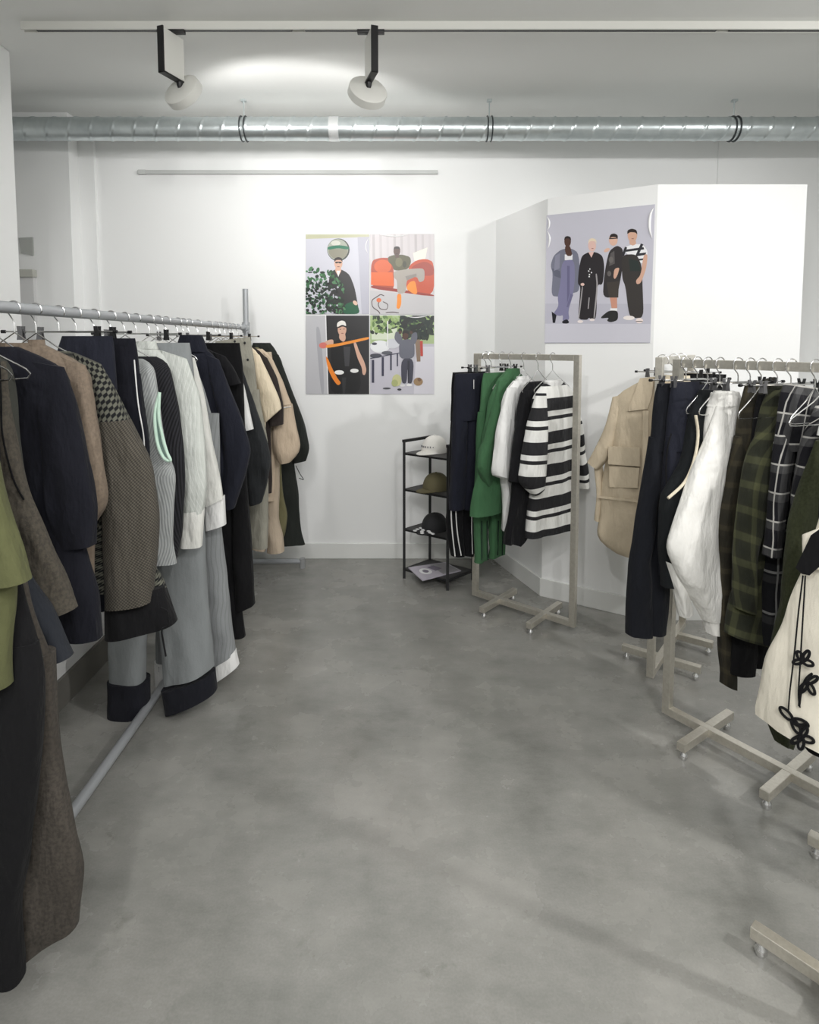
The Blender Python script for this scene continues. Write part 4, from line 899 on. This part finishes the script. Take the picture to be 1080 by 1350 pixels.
# ------------------------------------------------------------------ right rack
a3 = math.atan2(R3b.y-R3a.y, R3b.x-R3a.x); AN3 = a3+PI/2
K3 = RK(R3a, R3b, AN3, 'clothes on the nearest right rack', 'hangers on the nearest right rack')
g = K3('trousers', 'straight black trousers farthest on the plaid rack, beside the beige shirt', 'trousers', 905, True, 'clip hanger of the straight black trousers of the right rack', -14)
pants(g, [(856, 870, 600), (842, 864, 680), (834, 856, 740), (830, 838, 856, 837)], [(868, 890, 600), (862, 886, 680), (855, 882, 740), (854, 836, 877, 834)], 'navy_deep', .03, waist=[(867, 906, 506), (864, 904, 520), (857, 892, 595)], seed=151)
g = K3('trousers', 'dark navy trousers with a side pocket, second on the right rack', 'trousers', 920, True, 'clip hanger of the dark navy pocket trousers', -12)
pants(g, [(878, 900, 600), (874, 898, 690), (872, 896, 760)], [(900, 924, 600), (898, 920, 690), (896, 918, 760)], 'navy', .03, waist=[(888, 932, 504), (886, 934, 512), (879, 926, 595)], seed=155)
g.cord('pocket_edge', [(877, 570), (872, 590), (870, 620), (872, 650)], .003, 'black', -.03)
g = K3('vest', 'black vest with a curved cream armhole binding beside the white shirt', 'vest', 934, hl='wire hanger under the black vest with cream binding', half=.11, twist=-10)
g.part('body', [(924, 952, 514), (914, 956, 528), (908, 955, 560), (900, 953, 610), (872, 950, 655), (871, 948, 720), (875, 944, 774)], 'vest_black', [.02, .028, .032, .036, .04, .042, .044], seed=158, fold=.007)
g.cord('armhole_binding', [(904, 546), (907, 572), (902, 604), (890, 632), (868, 653)], .0055, 'ecru', -.045)
g = K3('shirt', 'crisp white long sleeved shirt with a buttoned collar on the right rack', 'shirt', 950, hl='wire hanger showing above the white shirt collar', half=.11, twist=-8)
g.part('torso', [(940, 972, 518), (938, 976, 530), (932, 978, 560), (928, 976, 620), (926, 974, 700), (924, 972, 760)], 'shirt_crisp', [.024, .032, .038, .042, .046, .05], seed=161, fold=.014)
sl = g.part('sleeve', [(938, 534, 952, 536), (922, 590, 948, 588), (902, 640, 942, 640), (886, 690, 940, 694), (876, 722, 944, 726), (892, 762, 946, 764), (912, 790, 948, 800), (922, 815, 950, 810)], 'shirt_crisp', [.028, .034, .038, .04, .042, .042, .04, .036], y0=-.022, seed=162, fold=.012)
c = g.part('cuff', [(924, 808, 950, 806), (928, 832, 950, 827)], 'shirt_crisp', .037, y0=-.022, seed=163, fold=.003); c.parent = sl
g.part('lower_sleeve', [(888, 744, 908, 756), (896, 780, 912, 790), (905, 816, 918, 806)], 'shirt_crisp', [.03, .03, .024], y0=.02, seed=165, rag=.03)
g.part('collar', [(945, 964, 516), (940, 970, 525), (936, 974, 536)], 'shirt_crisp', [.026, .034, .034], seed=4, fold=.003)
g.patch('collar_point', [(962, 538), (972, 520), (976, 545), (968, 570)], 'shirt_crisp', -.042)
g = K3('trousers', 'dark olive plaid trousers, one long leg hanging low on the right rack', 'trousers', 974, True, 'clip hanger of the dark olive plaid trousers', -14)
pants(g, [(968, 988, 600), (954, 980, 660), (950, 972, 724), (950, 966, 820), (955, 903, 969, 908)], [(988, 1014, 600), (980, 1008, 680), (976, 1000, 760), (974, 994, 842)], 'plaid_olive', .03, waist=[(983, 507, 1022, 497), (979, 528, 1020, 520), (970, 1016, 595)], seed=168)
g = K3('shirt', 'green plaid shirt between the olive plaid and black white plaid trousers', 'shirt', 1005, hl='wire hanger under the green plaid shirt', half=.11, twist=-12)
g.part('torso', [(1016, 1032, 514), (1006, 1036, 540), (994, 1038, 590), (984, 1034, 690), (976, 1026, 780), (964, 838, 1016, 850)], 'plaid_green', [.022, .03, .036, .042, .046, .05], seed=172, fold=.014)
g.part('sleeve', [(1003, 550, 1018, 546), (986, 590, 1010, 592), (975, 634, 1003, 640), (968, 680, 992, 690), (964, 722, 984, 728), (967, 800, 984, 805)], 'plaid_green', [.028, .034, .036, .036, .032, .03], y0=-.022, seed=173)
g.part('collar', [(1022, 1034, 508), (1016, 1038, 520)], 'plaid_green', .026, seed=5, fold=.002)
g = K3('trousers', 'plain black trousers whose hem shows under the green plaid shirt', 'trousers', 990, True, 'clip hanger of the plain black trousers by the green plaid shirt', -12)
pants(g, [(978, 996, 700), (972, 992, 790), (968, 891, 991, 888)], [(996, 1016, 700), (992, 1010, 780), (991, 880, 1008, 874)], 'black', .026, waist=[(1000, 1030, 520), (996, 1030, 540), (978, 1016, 690)], seed=176)
g = K3('trousers', 'black and white plaid trousers with grey waistband on the right rack', 'trousers', 1044, True, 'clip hanger of the black and white plaid trousers', -18)
pants(g, [(1022, 1044, 600), (1013, 1036, 680), (1010, 733, 1029, 734)], [(1046, 1072, 600), (1042, 1070, 700), (1040, 1068, 760)], 'plaid_mono', .03, waist=[(1034, 505, 1080, 512), (1030, 520, 1080, 530), (1024, 1076, 595)], seed=179)
g = K3('trousers', 'dark faint plaid trousers below the black and white pair', 'trousers', 1026, True, 'clip hanger of the dark faint plaid trousers', -14)
pants(g, [(1016, 1036, 700), (1010, 1030, 780), (1008, 1028, 850)], [(1038, 1066, 700), (1034, 1062, 780), (1030, 1058, 850)], 'plaid_dark', .03, waist=[(1050, 1098, 530), (1044, 1096, 560), (1020, 1080, 690)], seed=182)
g = K3('shirt', 'black and white plaid shirt with white collar edge at the right frame edge', 'shirt', 1076, hl='wire hanger under the black and white plaid shirt', half=.11, twist=-14)
g.part('torso', [(1078, 1112, 536), (1066, 1118, 560), (1056, 1118, 600), (1046, 1112, 660), (1040, 1106, 740)], 'plaid_mono', [.022, .03, .036, .042, .046], seed=185)
g.cord('collar_edge', [(1064, 572), (1068, 558), (1080, 544)], .006, 'off_white', -.04)
g = K3('sweater', 'dark green knit sweater with a rounded sleeve end hanging low at the right', 'sweater', 1092, hl='wire hanger under the dark green knit', twist=-14)
g.part('torso', [(1094, 1130, 560), (1082, 1140, 590), (1070, 1140, 660), (1062, 1134, 760), (1056, 1128, 860)], 'knit_green', [.026, .034, .04, .044, .05], seed=188)
g.part('sleeve', [(1066, 580, 1100, 574), (1053, 632, 1092, 630), (1034, 706, 1078, 710), (1024, 800, 1062, 808), (1006, 890, 1046, 894), (1003, 940, 1042, 950), (1012, 970, 1034, 981)], 'knit_green', [.028, .034, .038, .038, .036, .032, .022], y0=-.026, seed=189)

# ------------------------------------------------------------------ cream jacket on the corner rack
AN5 = math.atan2(c5.y, c5.x)
K5 = RK(R5n, R5f, AN5, 'clothes on the bottom right rack', 'hangers on the bottom right rack')
Oc = R5n+v5*.52
def at5(o): return (Oc.x, Oc.y)
wire_hanger(Oc, AN5, RZB, RBR, 'wire hanger of the cream jacket, beyond the right edge', 'hangers on the bottom right rack')
g = Garment('jacket', 'cream jacket with black looped braid flowers at the right edge', 'jacket', (Oc.x, Oc.y), AN5, RZB, 'clothes on the bottom right rack')
um, _ = g.P(1076, 640)
def cr(x, y):
    u, z = g.P(x, y); return u, z
R = []
for (x, y, bb) in ((1100, 600, .02), (1092, 640, .034), (1074, 710, .04), (1059, 748, .042), (1034, 812, .046), (1009, 868, .048), (993, 928, .05)):
    u, z = cr(x, y); R.append((u, z, max(.09, -u*.95), z, bb))
u, z = cr(996, 938); u2, z2 = cr(1090, 990); k = (z2-z)/(u2-u); R.append((u, z, -u*.95, z+k*.5*(-u-u), .05))
if R[0][1] < -.12: R.insert(0, (-.075, -.085, .075, -.085, .018)); R.insert(1, (R[1][0]*.9-.02, -.13, .12, -.13, .03))
g.part('body', R, 'cream_wool', raw=True, seed=201, fold=.010)
g.part('sleeve', [(1061, 703, 1085, 694), (1062, 724, 1090, 722), (1064, 742, 1095, 748)], 'cream_wool', [.03, .034, .03], y0=-.02, seed=202, fold=.004)
g.patch('black_tie', [(1078, 700), (1092, 690), (1090, 740), (1076, 752), (1066, 750), (1058, 742)], 'braid_black', -.056)
for pts in ([(1068, 752), (1062, 800), (1057, 850), (1051, 900), (1049, 926)], [(1071, 752), (1067, 820), (1064, 870), (1062, 905), (1064, 922)]): g.cord('braid_cord', pts, .0022, 'braid_black', -.062)
def petal(cx, cy, ln, w, a):
    c, s = math.cos(a), math.sin(a); pts = []
    for i in range(13):
        t = 2*PI*i/12; x = ln*(.5-.5*math.cos(t)); y = w*.55*math.sin(t); pts.append((cx+x*c-y*s, cy+x*s+y*c))
    return pts
for cx, cy, ps in ((1054, 938, ((-22, 8, 200), (22, 7, 225), (18, 6, 15), (20, 7, 60))), (1066, 960, ((15, 6, 150), (16, 7, 95), (17, 7, 20), (14, 6, 300))), (1068, 862, ((13, 5, 170), (14, 6, 240), (15, 6, 300), (14, 6, 20))), (1074, 890, ((16, 6, 130), (17, 6, 60), (15, 6, 330)))):
    for ln, w, a in ps: g.cord('braid_flower', petal(cx, cy, ln, w, math.radians(a)), .0042, 'braid_black', -.063, n=3)
g.cord('braid_cord', [(1063, 920), (1066, 900), (1072, 885), (1080, 878)], .0034, 'braid_black', -.063)
Oq = R5n+v5*.575
clip_hanger(Oq, AN5, RZB, RBR, 'clip hanger of the black trousers behind the cream jacket', 'hangers on the bottom right rack')
g = Garment('trousers', 'black trousers whose hem shows below the cream jacket', 'trousers', (Oq.x, Oq.y), AN5, RZB, 'clothes on the bottom right rack')
pants(g, [(1072, 1118, 800), (1068, 1112, 900), (1065, 980, 1108, 1004)], [(1120, 1160, 800), (1116, 1156, 900), (1112, 1150, 1010)], 'black', .032, waist=[(1090, 1150, 508), (1086, 1152, 530), (1074, 1158, 790)], seed=205)

# ------------------------------------------------------------------ corner shelf with caps
sl_, sn_, sr_ = fl(533, 762, 0), fl(590, 778, 0), fl(623, 764, 0)
sb_ = sl_+sr_-sn_
sc = (sl_+sr_)/2; shw = .92
shelf = thing('shelf_unit', 'narrow black metal shelf unit set cornerwise against the back wall', 'shelf unit', (sc.x, sc.y, 0))
Rl = lambda p, z: Vector((p.x-sc.x, p.y-sc.y, z))
def bar(bm, a, b, w):
    a, b = Vector(a), Vector(b); d = b-a; bmr = bmesh.ops.create_cube(bm, size=1)['verts']
    q = d.to_track_quat('X', 'Z')
    for v in bmr: v.co = (a+b)/2+q@Vector((v.co.x*(d.length+w), v.co.y*w, v.co.z*w))
for p in (sl_, sn_, sr_, sb_):
    bm = bmesh.new(); bar(bm, Rl(p, .009), Rl(p, shw-.009), .018); link('post', bm, black_metal, shelf, smooth=False)
for p, q in ((sl_, sb_), (sn_, sr_)):
    bm = bmesh.new(); bar(bm, Rl(p, shw), Rl(q, shw), .018); link('top_rail', bm, black_metal, shelf, smooth=False)
levels = []
for py in (597, 644.5, 697, 749.5):
    levels.append(on_plane(535, py, sl_, 0)[1])
for z in levels:
    bm = bmesh.new(); c4 = [Rl(p, 0) for p in (sl_, sn_, sr_, sb_)]
    prism(bm, [(v.x, v.y) for v in c4], z-.008, z); link('shelf_board', bm, plain('dark_mesh_shelf', (58, 58, 58), .5), shelf, smooth=False)
    bm = bmesh.new()
    for i in range(4): bar(bm, c4[i]+Vector((0, 0, z-.006)), c4[(i+1) % 4]+Vector((0, 0, z-.006)), .012)
    link('shelf_edge', bm, black_metal, shelf, smooth=False)
def cap(label, px, py, z, rgb, yaw, brim_rgb=None, deco=None):
    d = ray(px, py); t_ = (z-HC)/d.z; p = CAM+d*t_
    t = thing('baseball_cap', label, 'cap', (p.x, p.y, z), yaw, 'caps on the shelf unit')
    m = plain('cap_cotton', rgb, .85, bump=.15, bscale=200, var=.08)
    bm = bmesh.new(); rings = []; n = 32
    for i in range(11):
        a = i/10*PI/2
        rings.append([bm.verts.new((.094*math.cos(a)**.75*math.cos(2*PI*j/n)*(1.0), .082*math.cos(a)**.75*math.sin(2*PI*j/n), .012+.098*math.sin(a)**1.05)) for j in range(n)])
    for A, B in zip(rings, rings[1:]):
        for j in range(n): bm.faces.new((A[j], A[(j+1) % n], B[(j+1) % n], B[j]))
    lo = [bm.verts.new((v.co.x*.99, v.co.y*.99, 0.001)) for v in rings[0]]
    for j in range(n): bm.faces.new((lo[j], lo[(j+1) % n], rings[0][(j+1) % n], rings[0][j]))
    bmesh.ops.remove_doubles(bm, verts=rings[-1], dist=.004)
    cr_ = link('crown', bm, m, t)
    bm = bmesh.new(); lathe(bm, [(.008, .108), (.007, .113), (.003, .115)], 12); link('button', bm, m, cr_)
    bm = bmesh.new(); k = 18; top = []; bot = []
    for i in range(k+1):
        a = math.radians(-62+124*i/k); row = []; rowb = []
        for q in range(6):
            s = q/5; x = .09*math.cos(a)+s*(.072*math.cos(a*1.1)); y = .08*math.sin(a)*(1-s*.06)
            z_ = .012-.010*s+.010*s*0-.030*(y/.08)**2*s*.5
            row.append(bm.verts.new((x, y, max(z_, .004)+.002))); rowb.append(bm.verts.new((x, y, max(z_, .004)-.002)))
        top.append(row); bot.append(rowb)
    for i in range(k):
        for q in range(5):
            bm.faces.new((top[i][q], top[i+1][q], top[i+1][q+1], top[i][q+1])); bm.faces.new((bot[i][q], bot[i][q+1], bot[i+1][q+1], bot[i+1][q]))
    for i in range(k): bm.faces.new((top[i][5], top[i+1][5], bot[i+1][5], bot[i][5]))
    link('visor', bm, plain('cap_visor', brim_rgb, .85, bump=.15, bscale=200) if brim_rgb else m, t)
    return t
zl = levels
t = cap('white baseball cap with small dark lettering on the top shelf', 573, 596, zl[0], (232, 230, 224), math.radians(-132))
# worn lettering too small to read: a row of small embroidered strokes on the crown
bm = bmesh.new(); rr = random.Random(5)
for i in range(7):
    a = math.radians(-36+12*i+2); x, y, z = .0945*math.cos(a), .0815*math.sin(a), .046
    h = .006+.006*rr.random()
    box(bm, (x, y, z), (.004, .006, h), 0, a)
link('embroidery', bm, plain('grey_thread', (120, 120, 124), .8), t)
cap('olive green baseball cap on the second shelf', 575, 645, zl[1], (98, 92, 66), math.radians(-140))
t = cap('black cap with white rough patches on the third shelf', 573, 698, zl[2], (34, 34, 36), math.radians(-132))
bm = bmesh.new()
for i in range(9):
    a = math.radians(-40+10*i); r = .098+.052*(i % 3)/2
    q = bmesh.ops.create_icosphere(bm, subdivisions=1, radius=.013)['verts']
    for v in q: v.co = Vector((r*math.cos(a)*1.02+v.co.x, .85*r*math.sin(a)+v.co.y*1.2, .016+v.co.z*.45))
link('white_patch', bm, plain('white_patch_cloth', (226, 226, 226), .9), t)
# magazine on the lowest shelf
mq = [on_floor(x, y, zl[3]+.006) for x, y in ((538, 748), (587, 741), (608, 752), (557, 765))]
mc = sum(mq, Vector())/4
mg = thing('magazine', 'glossy pale magazine lying on the lowest shelf of the black unit', 'magazine', (mc.x, mc.y, zl[3]))
bm = bmesh.new(); prism(bm, [((q-mc).x, (q-mc).y) for q in mq], .0005, .006)
link('pages', bm, plain('magazine_cover', (190, 184, 196), .25), mg, smooth=False)
def mp(u, v, z): p = mq[0].lerp(mq[1], u).lerp(mq[3].lerp(mq[2], u), v)-mc; return Vector((p.x, p.y, z))
bm = bmesh.new(); mm = [plain('cover_dark', (128, 120, 138), .25), plain('cover_white', (240, 240, 242), .25), plain('cover_grey', (158, 156, 160), .25)]
for k, (m_, pts) in enumerate(((2, [(.55, .05), (.97, .05), (.97, .95), (.55, .95)]), (0, [(.42, .2), (.62, .15), (.7, .5), (.5, .6)]), (1, E(.28, .48, .14, .24)), (0, E(.28, .48, .07, .12)))):
    f = bm.faces.new([bm.verts.new(mp(u, v, .0062+.0002*k)) for u, v in pts]); f.material_index = m_
link('cover_print', bm, mm, mg, smooth=False)

# ------------------------------------------------------------------ light
def area(name, loc, size, energy, col=(1, .99, .985), rot=(0, 0, 0), sy=None):
    d = bpy.data.lights.new(name, 'AREA'); d.energy = energy; d.color = col; d.size = size
    if sy: d.shape = 'RECTANGLE'; d.size_y = sy
    o = bpy.data.objects.new(name, d); C.objects.link(o); o.location = loc; o.rotation_euler = rot
def spot(name, loc, aim, energy, ang=80, soft=.06, blend=.5, col=(1, .985, .972)):
    d = bpy.data.lights.new(name, 'SPOT'); d.energy = energy; d.spot_size = math.radians(ang); d.spot_blend = blend; d.shadow_soft_size = soft; d.color = col
    o = bpy.data.objects.new(name, d); C.objects.link(o); o.location = loc
    o.rotation_euler = (Vector(loc)-Vector(aim)).to_track_quat('Z', 'Y').to_euler()
area('ambient_fill', (0.4, -1.8, 3.0), 1.8, 104)  # broad fill added behind the camera for ambient light, no fixture modelled
area('ambient_fill', (0.7, 1.3, 3.02), .9, 14)  # weaker added fill under the ceiling, likewise without a fixture
spot('track_light', (2.6, 2.2, 2.9), (1.0, 3.7, 1.1), 28, 120)
spot('track_light', (3.0, 0.2, 2.9), (.9, 2.3, .2), 180, 95, .07)
spot('track_light', (.7, -.6, 2.9), (.5, 4.3, 1.4), 78, 95)
spot('track_light', (-.6, -.6, 2.9), (.9, 4.0, 1.0), 80, 90)
w = bpy.data.worlds.new('room_world'); bpy.context.scene.world = w; w.use_nodes = True
w.node_tree.nodes['Background'].inputs[0].default_value = (.9, .95, 1, 1); w.node_tree.nodes['Background'].inputs[1].default_value = .4
# ------------------------------------------------------------------ camera
cd = bpy.data.cameras.new('camera'); cam = bpy.data.objects.new('camera', cd); C.objects.link(cam)
cam.location = CAM; cam.rotation_euler = (PI/2-PITCH, 0, 0)
cd.sensor_fit = 'HORIZONTAL'; cd.sensor_width = 36; cd.lens = 36*F/1080; cd.shift_y = -(675-CY)/1080; cd.clip_start = .02
sc_ = bpy.context.scene; sc_.camera = cam
sc_.view_settings.view_transform = 'Standard'; sc_.view_settings.look = 'None'; sc_.view_settings.gamma = 1; sc_.view_settings.use_curve_mapping = False
sc_.view_settings.exposure = 0.02
